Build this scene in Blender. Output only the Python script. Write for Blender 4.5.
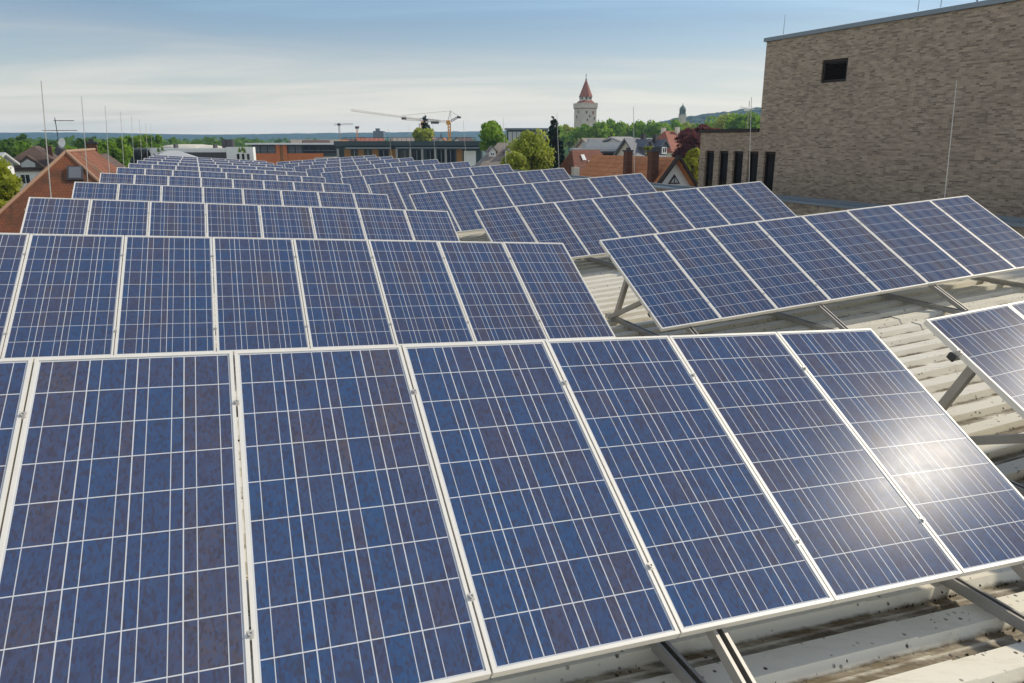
import bpy, math, random
from mathutils import Vector, Matrix
R = math.radians
random.seed(7)
for o in list(bpy.data.objects): bpy.data.objects.remove(o)
scene = bpy.context.scene
COL = scene.collection
H = 10.0                                   # camera height above the street

# ------------------------------------------------------------------ camera
PITCH = R(15.0764); F = 741.4
cam_d = bpy.data.cameras.new('camera'); cam = bpy.data.objects.new('camera', cam_d); COL.objects.link(cam)
cam_d.sensor_width = 36.0; cam_d.lens = F / 1024 * 36; cam_d.clip_start = 0.05; cam_d.clip_end = 30000
cam.location = (0, 0, H); cam.rotation_euler = (R(90) - PITCH, 0, 0)
scene.camera = cam

# ------------------------------------------------------------------ light
SUN_AZ = R(67.3); SUN_EL = R(37.2)
SUN_STRENGTH = 1.9; SKY_STRENGTH = 0.07; EXPOSURE = 0.92
world = bpy.data.worlds.new('World'); scene.world = world; world.use_nodes = True
def build_world():
    nt = world.node_tree; n = nt.nodes; l = nt.links
    bg = n['Background']
    sky = n.new('ShaderNodeTexSky'); sky.sky_type = 'NISHITA'; sky.sun_disc = False
    sky.sun_elevation = SUN_EL; sky.sun_rotation = SUN_AZ
    sky.air_density = 1.1; sky.dust_density = 0.8; sky.ozone_density = 3.0
    # thin layer of streaky high cloud: optical depth grows towards the horizon
    tc = n.new('ShaderNodeTexCoord'); sep = n.new('ShaderNodeSeparateXYZ'); l.new(tc.outputs['Generated'], sep.inputs[0])
    def m(op, a, b=None, c=None):
        k = n.new('ShaderNodeMath'); k.operation = op
        for i, v in enumerate((a, b, c)):
            if v is None: continue
            if isinstance(v, (int, float)): k.inputs[i].default_value = v
            else: l.new(v, k.inputs[i])
        return k.outputs[0]
    z = m('MAXIMUM', sep.outputs[2], 0.0)
    zz = m('ADD', z, 0.10)
    comb = n.new('ShaderNodeCombineXYZ')
    l.new(m('DIVIDE', sep.outputs[0], zz), comb.inputs[0]); l.new(m('DIVIDE', sep.outputs[1], zz), comb.inputs[1])
    mp = n.new('ShaderNodeMapping'); mp.inputs['Scale'].default_value = (0.42, 1.15, 1); mp.inputs['Rotation'].default_value = (0, 0, R(-14))
    mp.inputs['Location'].default_value = (1.7, 0.35, 0)
    l.new(comb.outputs[0], mp.inputs[0])
    nz = n.new('ShaderNodeTexNoise'); nz.inputs['Scale'].default_value = 0.8; nz.inputs['Detail'].default_value = 7; nz.inputs['Roughness'].default_value = 0.58; nz.inputs['Distortion'].default_value = 0.9
    l.new(mp.outputs[0], nz.inputs['Vector'])
    tau = m('MAXIMUM', m('MULTIPLY_ADD', nz.outputs[0], .24, -.035), .02)
    tau = m('DIVIDE', tau, m('ADD', z, 0.012))
    alpha = m('SUBTRACT', 1.0, m('POWER', 2.718, m('MULTIPLY', tau, -1.0)))
    mix = n.new('ShaderNodeMix'); mix.data_type = 'RGBA'
    l.new(alpha, mix.inputs['Factor']); l.new(sky.outputs[0], mix.inputs['A'])
    # unseen clouds behind the viewer are brightened, added fill for the shaded walls
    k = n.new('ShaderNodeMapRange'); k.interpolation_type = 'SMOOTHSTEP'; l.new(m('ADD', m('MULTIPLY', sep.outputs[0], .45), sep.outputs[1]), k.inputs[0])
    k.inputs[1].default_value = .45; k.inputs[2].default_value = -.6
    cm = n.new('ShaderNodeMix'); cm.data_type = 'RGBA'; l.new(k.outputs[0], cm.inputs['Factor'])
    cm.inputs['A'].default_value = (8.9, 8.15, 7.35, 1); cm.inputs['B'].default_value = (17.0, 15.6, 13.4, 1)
    # seen from below, the higher patches of the sheet are in their own shade and turn grey-blue
    up = n.new('ShaderNodeMapRange'); up.interpolation_type = 'SMOOTHSTEP'; up.inputs[1].default_value = .02; up.inputs[2].default_value = .17
    l.new(m('ADD', z, m('MULTIPLY_ADD', nz.outputs[0], -.10, .05)), up.inputs[0])
    cg = n.new('ShaderNodeMix'); cg.data_type = 'RGBA'; l.new(up.outputs[0], cg.inputs['Factor'])
    cg.inputs['A'].default_value = (7.9, 7.25, 6.3, 1); cg.inputs['B'].default_value = (.95, 1.6, 2.7, 1)
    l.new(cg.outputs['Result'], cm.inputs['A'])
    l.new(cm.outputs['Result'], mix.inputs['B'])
    l.new(mix.outputs['Result'], bg.inputs['Color'])
    bg.inputs['Strength'].default_value = SKY_STRENGTH
build_world()
sun_d = bpy.data.lights.new('sun', 'SUN'); sun = bpy.data.objects.new('sun', sun_d); COL.objects.link(sun)
sun_d.energy = SUN_STRENGTH; sun_d.angle = R(2.6); sun_d.color = (1.0, 0.91, 0.75)
sdir = Vector((math.sin(SUN_AZ) * math.cos(SUN_EL), math.cos(SUN_AZ) * math.cos(SUN_EL), math.sin(SUN_EL)))
sun.rotation_euler = sdir.to_track_quat('Z', 'Y').to_euler(); sun.location = (30, 20, 60)
vs = scene.view_settings
scene.display_settings.display_device = 'sRGB'
vs.view_transform = 'Standard'; vs.look = 'None'; vs.gamma = 1; vs.exposure = EXPOSURE; vs.use_curve_mapping = False
scene.render.engine = 'CYCLES'
scene.cycles.max_bounces = 6; scene.cycles.volume_bounces = 0; scene.cycles.transparent_max_bounces = 6
scene.cycles.caustics_reflective = False; scene.cycles.caustics_refractive = False

# ------------------------------------------------------------------ helpers
CP, SP = math.cos(PITCH), math.sin(PITCH)
def ray(px, py):
    a = (px - 512) / F; b = -(py - 341.5) / F
    return Vector((a, CP + b * SP, -SP + b * CP))
def at(px, py, Y):                          # the place seen at a pixel, Y metres ahead
    d = ray(px, py); d = d / d.y * Y
    return Vector((d.x, d.y, d.z + H))

class MB:
    def __init__(s): s.v = []; s.f = []; s.uv = []; s.mi = []
    def face(s, pts, uv=None, mi=0):
        i = len(s.v); s.v += [tuple(p) for p in pts]; s.f.append(list(range(i, i + len(pts))))
        s.uv += list(uv) if uv else [(0, 0)] * len(pts); s.mi.append(mi)
    def box(s, lo, hi, M=None):
        x0, y0, z0 = lo; x1, y1, z1 = hi
        c = [Vector(p) for p in ((x0,y0,z0),(x1,y0,z0),(x1,y1,z0),(x0,y1,z0),(x0,y0,z1),(x1,y0,z1),(x1,y1,z1),(x0,y1,z1))]
        if M: c = [M @ p for p in c]
        for q, ua in (((0,3,2,1),'xy'),((4,5,6,7),'xy'),((0,1,5,4),'xz'),((2,3,7,6),'xz'),((1,2,6,5),'yz'),((3,0,4,7),'yz')):
            pts = [c[i] for i in q]
            base = pts[0]; e1 = pts[1] - base; e2 = pts[3] - base
            l1, l2 = e1.length, e2.length
            s.face(pts, [(0,0),(l1,0),(l1,l2),(0,l2)])
    def cbox(s, c, sz, M=None):
        s.box([c[i]-sz[i]/2 for i in range(3)], [c[i]+sz[i]/2 for i in range(3)], M)
    def beam(s, p, q, w, h, up=(0,0,1)):        # rectangular bar from p to q
        p = Vector(p); q = Vector(q); d = q - p; L = d.length; d.normalize()
        sd = d.cross(Vector(up)).normalized(); u2 = sd.cross(d).normalized()
        M = Matrix((( sd.x,d.x,u2.x,p.x),(sd.y,d.y,u2.y,p.y),(sd.z,d.z,u2.z,p.z),(0,0,0,1)))
        s.box((-w/2,0,-h/2),(w/2,L,h/2),M)
    def channel(s, p, q, w, h, up=(0,0,1)):     # slotted strut profile, open towards 'up'
        p = Vector(p); q = Vector(q); d = q - p; L = d.length; d.normalize()
        sd = d.cross(Vector(up)).normalized(); u2 = sd.cross(d).normalized()
        M = Matrix((( sd.x,d.x,u2.x,p.x),(sd.y,d.y,u2.y,p.y),(sd.z,d.z,u2.z,p.z),(0,0,0,1)))
        t = 0.004; lip = w * 0.27
        prof = [(-w/2+lip,h/2),(-w/2,h/2),(-w/2,-h/2),(w/2,-h/2),(w/2,h/2),(w/2-lip,h/2),
                (w/2-lip,h/2-t),(w/2-t,h/2-t),(w/2-t,-h/2+t),(-w/2+t,-h/2+t),(-w/2+t,h/2-t),(-w/2+lip,h/2-t)]
        k = len(prof)
        for i in range(k):
            a = prof[i]; b = prof[(i+1) % k]
            s.face([M@Vector((a[0],0,a[1])), M@Vector((b[0],0,b[1])), M@Vector((b[0],L,b[1])), M@Vector((a[0],L,a[1]))])
        for y in (0, L):
            for qd in ((0,1,10,11),(1,2,9,10),(2,3,8,9),(3,4,7,8),(4,5,6,7)):
                s.face([M@Vector((prof[i][0],y,prof[i][1])) for i in qd])
    def tube(s, p, q, r0, r1=None, n=8, cap=True):
        r1 = r0 if r1 is None else r1
        p = Vector(p); q = Vector(q); d = (q - p).normalized()
        a = d.orthogonal().normalized(); b = d.cross(a)
        A = [p + (a*math.cos(t)+b*math.sin(t))*r0 for t in [2*math.pi*i/n for i in range(n)]]
        B = [q + (a*math.cos(t)+b*math.sin(t))*r1 for t in [2*math.pi*i/n for i in range(n)]]
        for i in range(n):
            j = (i+1) % n; s.face([A[i],A[j],B[j],B[i]])
        if cap: s.face(A[::-1]); s.face(B)
    def path(s, pts, rs, n=7):                   # one continuous tapered tube
        rings = []
        for i, p in enumerate(pts):
            p = Vector(p); d = (Vector(pts[min(i+1,len(pts)-1)]) - Vector(pts[max(i-1,0)])).normalized()
            a = d.orthogonal().normalized() if not rings else (a0 - d*a0.dot(d)).normalized()
            a0 = a; b = d.cross(a)
            rings.append([p + (a*math.cos(2*math.pi*k/n)+b*math.sin(2*math.pi*k/n))*rs[i] for k in range(n)])
        for A, B in zip(rings, rings[1:]):
            for i in range(n):
                j = (i+1) % n; s.face([A[i],A[j],B[j],B[i]])
        s.face(rings[0][::-1]); s.face(rings[-1])
    def lathe(s, prof, n=16, c=(0,0,0), rot=0.0):
        c = Vector(c)
        P = [[c + Vector((r*math.cos(2*math.pi*k/n+rot), r*math.sin(2*math.pi*k/n+rot), z)) for k in range(n)] for r, z in prof]
        for A, B, (r0, z0), (r1, z1) in zip(P, P[1:], prof, prof[1:]):
            for i in range(n):
                j = (i+1) % n
                w = 2*math.pi*max(r0, r1)/n
                s.face([A[i],A[j],B[j],B[i]], [(i*w,z0),((i+1)*w,z0),((i+1)*w,z1+abs(r1-r0)),(i*w,z1+abs(r1-r0))])
        s.face(P[0][::-1]); s.face(P[-1])
    def prism(s, poly, ext):                     # planar polygon pushed along ext
        ext = Vector(ext); A = [Vector(p) for p in poly]; B = [p + ext for p in A]
        s.face(A[::-1]); s.face(B)
        for i in range(len(A)):
            j = (i+1) % len(A); L = (A[j]-A[i]).length; e = ext.length
            s.face([A[i],A[j],B[j],B[i]], [(0,0),(L,0),(L,e),(0,e)])
    def mesh(s, name, mats, smooth=False, weld=True):
        me = bpy.data.meshes.new(name); me.from_pydata(s.v, [], s.f)
        ul = me.uv_layers.new(name='UVMap'); flat = [c for uv in s.uv for c in uv]; ul.data.foreach_set('uv', flat)
        for m in (mats if isinstance(mats, (list, tuple)) else [mats]): me.materials.append(m)
        me.polygons.foreach_set('material_index', s.mi)
        if weld:
            import bmesh
            b = bmesh.new(); b.from_mesh(me); bmesh.ops.remove_doubles(b, verts=b.verts, dist=0.0004)
            bmesh.ops.recalc_face_normals(b, faces=b.faces); b.to_mesh(me); b.free()
        if smooth: me.polygons.foreach_set('use_smooth', [True]*len(me.polygons))
        me.update(); return me
    def build(s, name, mats, parent=None, loc=None, smooth=False, weld=True):
        o = bpy.data.objects.new(name, s.mesh(name, mats, smooth, weld)); COL.objects.link(o)
        if parent: o.parent = parent
        if loc is not None: o.location = loc
        return o
def tag(o, label, cat, group=None):
    o['label'] = label; o['category'] = cat
    if group: o['group'] = group
    return o
def empty(name, loc, label, cat, group=None, rz=0):
    o = bpy.data.objects.new(name, None); o.empty_display_size = .3; COL.objects.link(o); o.location = loc; o.rotation_euler = (0,0,rz)
    return tag(o, label, cat, group)
def basis(o, X, Y, Z, loc):
    o.matrix_world = Matrix(((X.x,Y.x,Z.x,loc.x),(X.y,Y.y,Z.y,loc.y),(X.z,Y.z,Z.z,loc.z),(0,0,0,1)))
def structure(o): o['kind'] = 'structure'; return o
ORD = ['', 'first','second','third','fourth','fifth','sixth','seventh','eighth','ninth','tenth','eleventh','twelfth','thirteenth','fourteenth']

# ------------------------------------------------------------------ materials
class NT:
    def __init__(s, name):
        s.m = bpy.data.materials.new(name); s.m.use_nodes = True
        s.t = s.m.node_tree; s.n = s.t.nodes; s.l = s.t.links; s.b = s.n['Principled BSDF']
    def put(s, sock, v):
        if isinstance(v, bpy.types.NodeSocket): s.l.new(v, sock)
        elif isinstance(v, (tuple, list)): sock.default_value = (*v, 1) if (len(v) == 3 and sock.type == 'RGBA') else v
        else: sock.default_value = v
    def set(s, **k):
        for a, v in k.items(): s.put(s.b.inputs[a.replace('_', ' ')], v)
        return s
    def math(s, op, a, b=None, c=None):
        k = s.n.new('ShaderNodeMath'); k.operation = op
        for i, v in enumerate((a, b, c)):
            if v is not None: s.put(k.inputs[i], v)
        return k.outputs[0]
    def mix(s, f, a, b, mode='MIX'):
        k = s.n.new('ShaderNodeMix'); k.data_type = 'RGBA'; k.blend_type = mode
        s.put(k.inputs['Factor'], f); s.put(k.inputs['A'], a); s.put(k.inputs['B'], b); return k.outputs['Result']
    def coord(s, w='Object'): return s.n.new('ShaderNodeTexCoord').outputs[w]
    def sep(s, v):
        k = s.n.new('ShaderNodeSeparateXYZ'); s.l.new(v, k.inputs[0]); return k.outputs
    def comb(s, x, y, z=0.0):
        k = s.n.new('ShaderNodeCombineXYZ'); s.put(k.inputs[0], x); s.put(k.inputs[1], y); s.put(k.inputs[2], z); return k.outputs[0]
    def mapping(s, v, scale=(1,1,1), rot=(0,0,0)):
        k = s.n.new('ShaderNodeMapping'); s.l.new(v, k.inputs[0]); k.inputs['Scale'].default_value = scale; k.inputs['Rotation'].default_value = rot; return k.outputs[0]
    def noise(s, v, scale, detail=4, rough=.55, dist=0):
        k = s.n.new('ShaderNodeTexNoise'); s.l.new(v, k.inputs['Vector']); k.inputs['Scale'].default_value = scale
        k.inputs['Detail'].default_value = detail; k.inputs['Roughness'].default_value = rough; k.inputs['Distortion'].default_value = dist; return k.outputs[0]
    def white(s, v):
        k = s.n.new('ShaderNodeTexWhiteNoise'); k.noise_dimensions = '3D'; s.l.new(v, k.inputs['Vector']); return k.outputs[0]
    def voro(s, v, scale, out='Color', feature='F1'):
        k = s.n.new('ShaderNodeTexVoronoi'); k.feature = feature; s.l.new(v, k.inputs['Vector']); k.inputs['Scale'].default_value = scale; return k.outputs[out]
    def ramp(s, v, stops):
        k = s.n.new('ShaderNodeValToRGB'); s.put(k.inputs[0], v)
        e = k.color_ramp.elements
        while len(e) < len(stops): e.new(0.5)
        for q, (p, c) in zip(e, stops): q.position = p; q.color = (*c, 1) if len(c) == 3 else c
        return k.outputs[0]
    def step(s, v, lo, hi):
        k = s.n.new('ShaderNodeMapRange'); k.interpolation_type = 'SMOOTHSTEP'; s.put(k.inputs[0], v); s.put(k.inputs[1], lo); s.put(k.inputs[2], hi); return k.outputs[0]
    def bump(s, h, strength=.5, dist=.02):
        k = s.n.new('ShaderNodeBump'); s.l.new(h, k.inputs['Height']); k.inputs['Strength'].default_value = strength; k.inputs['Distance'].default_value = dist
        s.l.new(k.outputs[0], s.b.inputs['Normal']); return s
    def rnd(s): return s.n.new('ShaderNodeObjectInfo').outputs['Random']
    def island(s): return s.n.new('ShaderNodeNewGeometry').outputs['Random Per Island']

def plain(name, col, rough=.6, metal=0, var=.15, scale=3.0, spec=None):
    k = NT(name); f = k.noise(k.coord(), scale, 5)
    d = tuple(c*(1-var) for c in col); u = tuple(min(1, c*(1+var)) for c in col)
    k.set(Base_Color=k.mix(f, d, u), Roughness=rough, Metallic=metal)
    if spec is not None: k.set(Specular_IOR_Level=spec)
    return k.m

def cells_material():
    k = NT('polycrystalline_cells')
    uv = k.sep(k.coord('UV')); u, v = uv[0], uv[1]
    rnd = k.rnd()
    fu = k.math('FRACT', u); fv = k.math('FRACT', v)
    gu = k.math('MINIMUM', fu, k.math('SUBTRACT', 1.0, fu)); gv = k.math('MINIMUM', fv, k.math('SUBTRACT', 1.0, fv))
    gap = k.math('MAXIMUM', k.math('LESS_THAN', gu, .0118), k.math('LESS_THAN', gv, .0125))
    edge = k.math('MAXIMUM', k.math('LESS_THAN', u, .0), k.math('GREATER_THAN', u, 4.0))
    edge = k.math('MAXIMUM', edge, k.math('MAXIMUM', k.math('LESS_THAN', v, 0.0), k.math('GREATER_THAN', v, 9.0)))
    gap = k.math('MAXIMUM', gap, edge)
    bus = k.math('MAXIMUM', k.math('LESS_THAN', k.math('ABSOLUTE', k.math('SUBTRACT', fu, .25)), .0088),
                 k.math('LESS_THAN', k.math('ABSOLUTE', k.math('SUBTRACT', fu, .75)), .0088))
    cu = k.math('FLOOR', u); cv = k.math('FLOOR', v)
    band = k.math('ADD', cu, k.math('FLOOR', k.math('MULTIPLY_ADD', u, 2.0, .5)))
    seed = k.math('MULTIPLY', rnd, 917.0)
    w1 = k.white(k.comb(cu, cv, seed)); w2 = k.white(k.comb(band, k.math('ADD', seed, 3.3), 1.0)); w3 = k.white(k.comb(k.math('ADD', band, .5), cv, seed))
    ob = k.coord('Object')
    loc = k.n.new('ShaderNodeVectorMath'); loc.operation = 'ADD'; k.l.new(ob, loc.inputs[0]); k.l.new(k.comb(seed, seed, 0.0), loc.inputs[1]); P = loc.outputs[0]
    big = k.noise(P, 2.6, 3)
    t = k.math('ADD', k.math('MULTIPLY', w1, .26), k.math('ADD', k.math('MULTIPLY', w2, .40), k.math('MULTIPLY', w3, .22)))
    t = k.math('ADD', t, k.math('MULTIPLY', k.math('SUBTRACT', big, .5), .7))
    t = k.math('ADD', t, k.math('MULTIPLY', k.math('SUBTRACT', rnd, .5), .12))
    base = k.ramp(t, [(.12, (.019, .064, .172)), (.40, (.033, .060, .146)), (.60, (.051, .058, .118)), (.88, (.086, .071, .088))])
    fl = k.voro(k.mapping(P, (1, .6, 1), (0, 0, .5)), 120, 'Color'); fls = k.sep(fl)
    base = k.mix(k.math('MULTIPLY', fls[0], .55), base, (.034, .086, .200))
    base = k.mix(k.math('MULTIPLY', k.step(fls[1], .45, 1.0), .6), base, (.040, .034, .055))
    dirt = k.step(k.noise(k.mapping(P, (2.2, .8, 1)), 6.5, 8, .74), .53, .74)
    base = k.mix(k.math('MULTIPLY', dirt, .62), base, (.030, .026, .030))
    dust = k.noise(P, 14, 6, .7)
    base = k.mix(k.math('MULTIPLY_ADD', dust, .07, .018), base, (.42, .40, .37))
    col = k.mix(gap, base, (.56, .58, .60)); col = k.mix(bus, col, (.52, .54, .57))
    k.set(Base_Color=col, Roughness=k.math('MULTIPLY_ADD', dust, .08, .195), IOR=1.5, Specular_IOR_Level=.0165, Sheen_Weight=k.math('MULTIPLY_ADD', dust, .12, .05), Sheen_Roughness=.45, Sheen_Tint=(.95, .90, .86))
    return k.m

def roof_material():
    k = NT('painted_ribbed_steel')
    uv = k.sep(k.coord('UV')); a, hgt = uv[0], uv[1]             # a along the rib, hgt 0 in the trough .. 1 on the rib
    P = k.coord('Object')
    n1 = k.noise(P, 1.3, 6, .6); PS = k.mapping(P, (.22, 1, 1), (0, 0, R(-21))); n2 = k.noise(PS, 12, 6, .7); n3 = k.noise(P, 46, 4, .65)
    white_c = k.mix(n1, (.68, .625, .48), (.83, .785, .66))
    white_c = k.mix(k.math('MULTIPLY', k.step(n2, .5, .78), .5), white_c, (.46, .39, .26))
    low = k.math('SUBTRACT', 1.0, hgt)
    d = k.math('ADD', low, k.math('MULTIPLY', k.math('SUBTRACT', n2, .5), 1.0))
    big = k.step(k.noise(P, .55, 3), .42, .62)
    d = k.step(d, k.math('ADD', k.math('MULTIPLY_ADD', big, -.16, .64), k.math('MINIMUM', k.math('MULTIPLY', k.math('ABSOLUTE', a), .11), .36)), 1.10)
    dirt_c = k.mix(n3, (.045, .031, .013), (.22, .165, .085))
    col = k.mix(d, white_c, dirt_c)
    sp = k.step(k.voro(P, 22, 'Distance'), .24, .12); keep = k.step(k.noise(P, 5, 3), .48, .60)
    col = k.mix(k.math('MULTIPLY', sp, keep), col, (.035, .028, .018))
    k.set(Base_Color=col, Roughness=.55)
    k.bump(n3, .25, .004)
    return k.m

def brick_material():
    k = NT('buff_brown_brick')
    uv = k.coord('UV'); s = k.sep(uv)
    br = k.n.new('ShaderNodeTexBrick'); k.l.new(uv, br.inputs['Vector'])
    br.inputs['Scale'].default_value = 1.0; br.inputs['Brick Width'].default_value = .14; br.inputs['Row Height'].default_value = .040
    br.inputs['Mortar Size'].default_value = .0045; br.inputs['Bias'].default_value = 0.0
    br.inputs['Color1'].default_value = (.145, .108, .080, 1); br.inputs['Color2'].default_value = (.46, .372, .275, 1); br.inputs['Mortar'].default_value = (.36, .31, .245, 1)
    row = k.math('FLOOR', k.math('DIVIDE', s[1], .040))
    off = k.math('MULTIPLY', k.math('MODULO', row, 2.0), .5)
    cell = k.white(k.comb(k.math('FLOOR', k.math('ADD', k.math('DIVIDE', s[0], .14), off)), row, 4.0))
    col = k.mix(k.math('MULTIPLY', cell, .75), br.outputs['Color'], k.mix(cell, (.14, .104, .076), (.46, .37, .27)))
    patch = k.noise(uv, .55, 6, .65); p2 = k.noise(uv, 2.4, 4, .6)
    col = k.mix(k.math('MULTIPLY', k.step(patch, .46, .7), .30), col, (.16, .122, .09))
    col = k.mix(k.math('MULTIPLY', k.step(p2, .5, .8), .30), col, (.42, .335, .24))
    k.set(Base_Color=col, Roughness=.85)
    h = k.math('MULTIPLY', k.math('SUBTRACT', 1.0, br.outputs['Fac']), k.math('MULTIPLY_ADD', cell, .5, .6))
    k.bump(h, .9, .02)
    return k.m

def tile_material(name, c1, c2, moss=(.06, .045, .03), row=.32, wid=.22, mossy=.5, mort=.6):
    k = NT(name); uv = k.coord('UV')
    br = k.n.new('ShaderNodeTexBrick'); k.l.new(uv, br.inputs['Vector']); br.inputs['Scale'].default_value = 1.0
    br.inputs['Brick Width'].default_value = wid; br.inputs['Row Height'].default_value = row; br.inputs['Mortar Size'].default_value = .012
    br.inputs['Color1'].default_value = (*c1, 1); br.inputs['Color2'].default_value = (*c2, 1); br.inputs['Mortar'].default_value = (*[c*mort for c in c1], 1)
    n = k.noise(uv, .9, 6, .68); n2 = k.noise(uv, 5, 5, .65)
    col = k.mix(k.math('MULTIPLY', k.step(n, .46, .68), mossy), br.outputs['Color'], moss)
    col = k.mix(k.math('MULTIPLY', n2, .3), col, tuple(min(1, c*1.3) for c in c2))
    n3 = k.noise(uv, .55, 7, .7, .6); col = k.mix(k.math('MULTIPLY', k.step(n3, .53, .66), .55*mossy), col, tuple(min(1, c*1.75) for c in c2))
    v = k.math('FRACT', k.math('DIVIDE', k.sep(uv)[1], row))
    k.set(Base_Color=col, Roughness=.8); k.bump(k.math('ADD', v, k.math('MULTIPLY', br.outputs['Fac'], -.4)), .8, .05)
    return k.m

def leaf_material(name, a, b, c):
    k = NT(name); i = k.island(); n = k.noise(k.coord(), .35, 3)
    col = k.mix(i, a, b); col = k.mix(k.step(n, .45, .68), col, c)
    k.set(Base_Color=col, Roughness=.6, Specular_IOR_Level=.25)
    tr = k.n.new('ShaderNodeBsdfTranslucent'); k.l.new(col, tr.inputs['Color'])
    ms = k.n.new('ShaderNodeMixShader'); ms.inputs[0].default_value = .52
    k.l.new(k.b.outputs[0], ms.inputs[1]); k.l.new(tr.outputs[0], ms.inputs[2]); k.l.new(ms.outputs[0], k.n['Material Output'].inputs['Surface'])
    return k.m

def ground_material():
    k = NT('town_ground'); P = k.coord('Object')
    n1 = k.noise(P, .02, 6, .6); n2 = k.noise(P, .3, 5)
    col = k.mix(k.step(n1, .42, .58), k.mix(n2, (.035, .07, .015), (.07, .12, .03)), k.mix(n2, (.10, .10, .09), (.20, .19, .17)))
    k.set(Base_Color=col, Roughness=.9); return k.m

M = {}
M['cells'] = cells_material(); M['roofsheet'] = roof_material(); M['brick'] = brick_material(); M['ground'] = ground_material()
M['frame'] = plain('silver_anodised_frame', (.74, .71, .64), .5, .05, .08, 9)
M['alu'] = plain('weathered_strut_aluminium', (.37, .35, .315), .45, .35, .22, 6)
M['clamp'] = plain('clamp_steel', (.55, .53, .48), .45, .3)
M['rod'] = plain('rod_aluminium', (.46, .45, .42), .45, .3)
M['concrete'] = plain('concrete_block', (.36, .35, .32), .9)
M['coping'] = plain('blue_grey_coping', (.19, .225, .25), .45, .35, .12, 1)
M['bitumen'] = plain('bitumen_felt', (.05, .05, .05), .9)
M['glass_dark'] = plain('dark_window_glass', (.010, .011, .012), .10, spec=.22)
M['bronze'] = plain('dark_bronze_frame', (.020, .012, .009), .5, .4)
M['cream'] = plain('cream_render', (.62, .58, .47), .85, 0, .1, .8)
M['white'] = plain('white_render', (.80, .79, .76), .8, 0, .08, .6)
M['greywall'] = plain('grey_render', (.33, .32, .30), .85, 0, .15, .6)
M['darkcladding'] = plain('dark_green_cladding', (.018, .040, .046), .5, 0, .2, .5)
M['charcoal'] = plain('charcoal_cladding', (.055, .05, .055), .7)
M['wood'] = plain('ochre_wood_cladding', (.33, .155, .03), .7, 0, .2, 1)
M['orange'] = plain('orange_brick_facade', (.66, .20, .06), .85, 0, .15, 1)
M['timber'] = plain('dark_brown_timber', (.045, .028, .02), .8)
M['cranered'] = plain('crane_orange_paint', (.70, .30, .02), .5)
M['cranegrey'] = plain('crane_pale_paint', (.36, .31, .26), .6)
M['stone'] = plain('pale_tower_stone', (.56, .50, .39), .9, 0, .3, .6)
M['copper'] = plain('green_copper', (.10, .14, .11), .7)
M['fog_metal'] = plain('pale_grey_sheet_roof', (.46, .47, .46), .6)
M['slate'] = plain('blue_grey_slate', (.13, .14, .16), .7, 0, .2, 2)
M['dish'] = plain('satellite_dish_grey', (.74, .74, .71), .5)
M['chimneybrick'] = tile_material('chimney_brick', (.12, .05, .03), (.20, .09, .055), row=.08, wid=.25)
M['tile_orange'] = tile_material('orange_clay_tile', (.50, .18, .065), (.60, .25, .10), (.26, .12, .055), mossy=.35)
M['tile_brown'] = tile_material('red_brown_clay_tile', (.20, .068, .028), (.27, .088, .036), (.05, .036, .022), row=.13, wid=.10, mossy=.85, mort=.8)
M['tile_umber'] = tile_material('umber_clay_tile', (.17, .060, .036), (.24, .085, .046), (.085, .045, .033), mossy=.5)
M['tile_dark'] = tile_material('dark_brown_tile', (.085, .052, .038), (.13, .078, .055), (.05, .042, .035))
M['tile_red'] = tile_material('red_tile', (.28, .085, .05), (.35, .12, .07), (.17, .065, .045), mossy=.4)
M['tile_grey'] = tile_material('grey_brown_tile', (.24, .20, .165), (.33, .275, .23), (.17, .15, .125))
M['ridge'] = plain('pale_ridge_tile', (.36, .22, .14), .85)
M['moss'] = plain('dry_dark_moss', (.055, .042, .020), .95, 0, .5, 30)
M['bark'] = plain('bark', (.07, .055, .04), .9)
M['leaf_green'] = leaf_material('spring_green_leaves', (.21, .36, .018), (.32, .46, .03), (.14, .27, .016))
M['leaf_yellow'] = leaf_material('yellow_green_leaves', (.32, .36, .02), (.44, .45, .05), (.22, .27, .02))
M['leaf_willow'] = leaf_material('olive_green_leaves', (.38, .43, .05), (.50, .52, .10), (.28, .34, .035))
M['leaf_dark'] = leaf_material('dark_needles', (.018, .04, .016), (.04, .07, .022), (.028, .03, .022))
M['leaf_purple'] = leaf_material('copper_beech_leaves', (.14, .035, .035), (.24, .075, .06), (.08, .02, .024))
M['leaf_far'] = leaf_material('mixed_far_leaves', (.11, .21, .02), (.18, .29, .03), (.07, .15, .016))
M['hill'] = NT('wooded_hill').m
def hill_material():
    k = NT('wooded_hillside'); P = k.coord('Object')
    a = k.voro(P, .10, 'Distance'); n = k.noise(P, .03, 6, .6)
    k.set(Base_Color=k.mix(n, (.012, .040, .040), (.030, .070, .052)), Roughness=.95); k.bump(a, 1.0, 3.0); return k.m  # forest green shifted to blue, part of the distance haze painted into it
M['hill'] = hill_material()

# ------------------------------------------------------------------ ground, hills, air
g = MB(); gx0, gx1, gy0, gy1 = -2000, 2000, -150, 1850
N = 12
for i in range(N):
    for j in range(N):
        x0 = gx0+(gx1-gx0)*i/N; x1 = gx0+(gx1-gx0)*(i+1)/N; y0 = gy0+(gy1-gy0)*j/N; y1 = gy0+(gy1-gy0)*(j+1)/N
        g.face([(x0,y0,0),(x1,y0,0),(x1,y1,0),(x0,y1,0)])
structure(g.build('ground', M['ground']))

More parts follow.
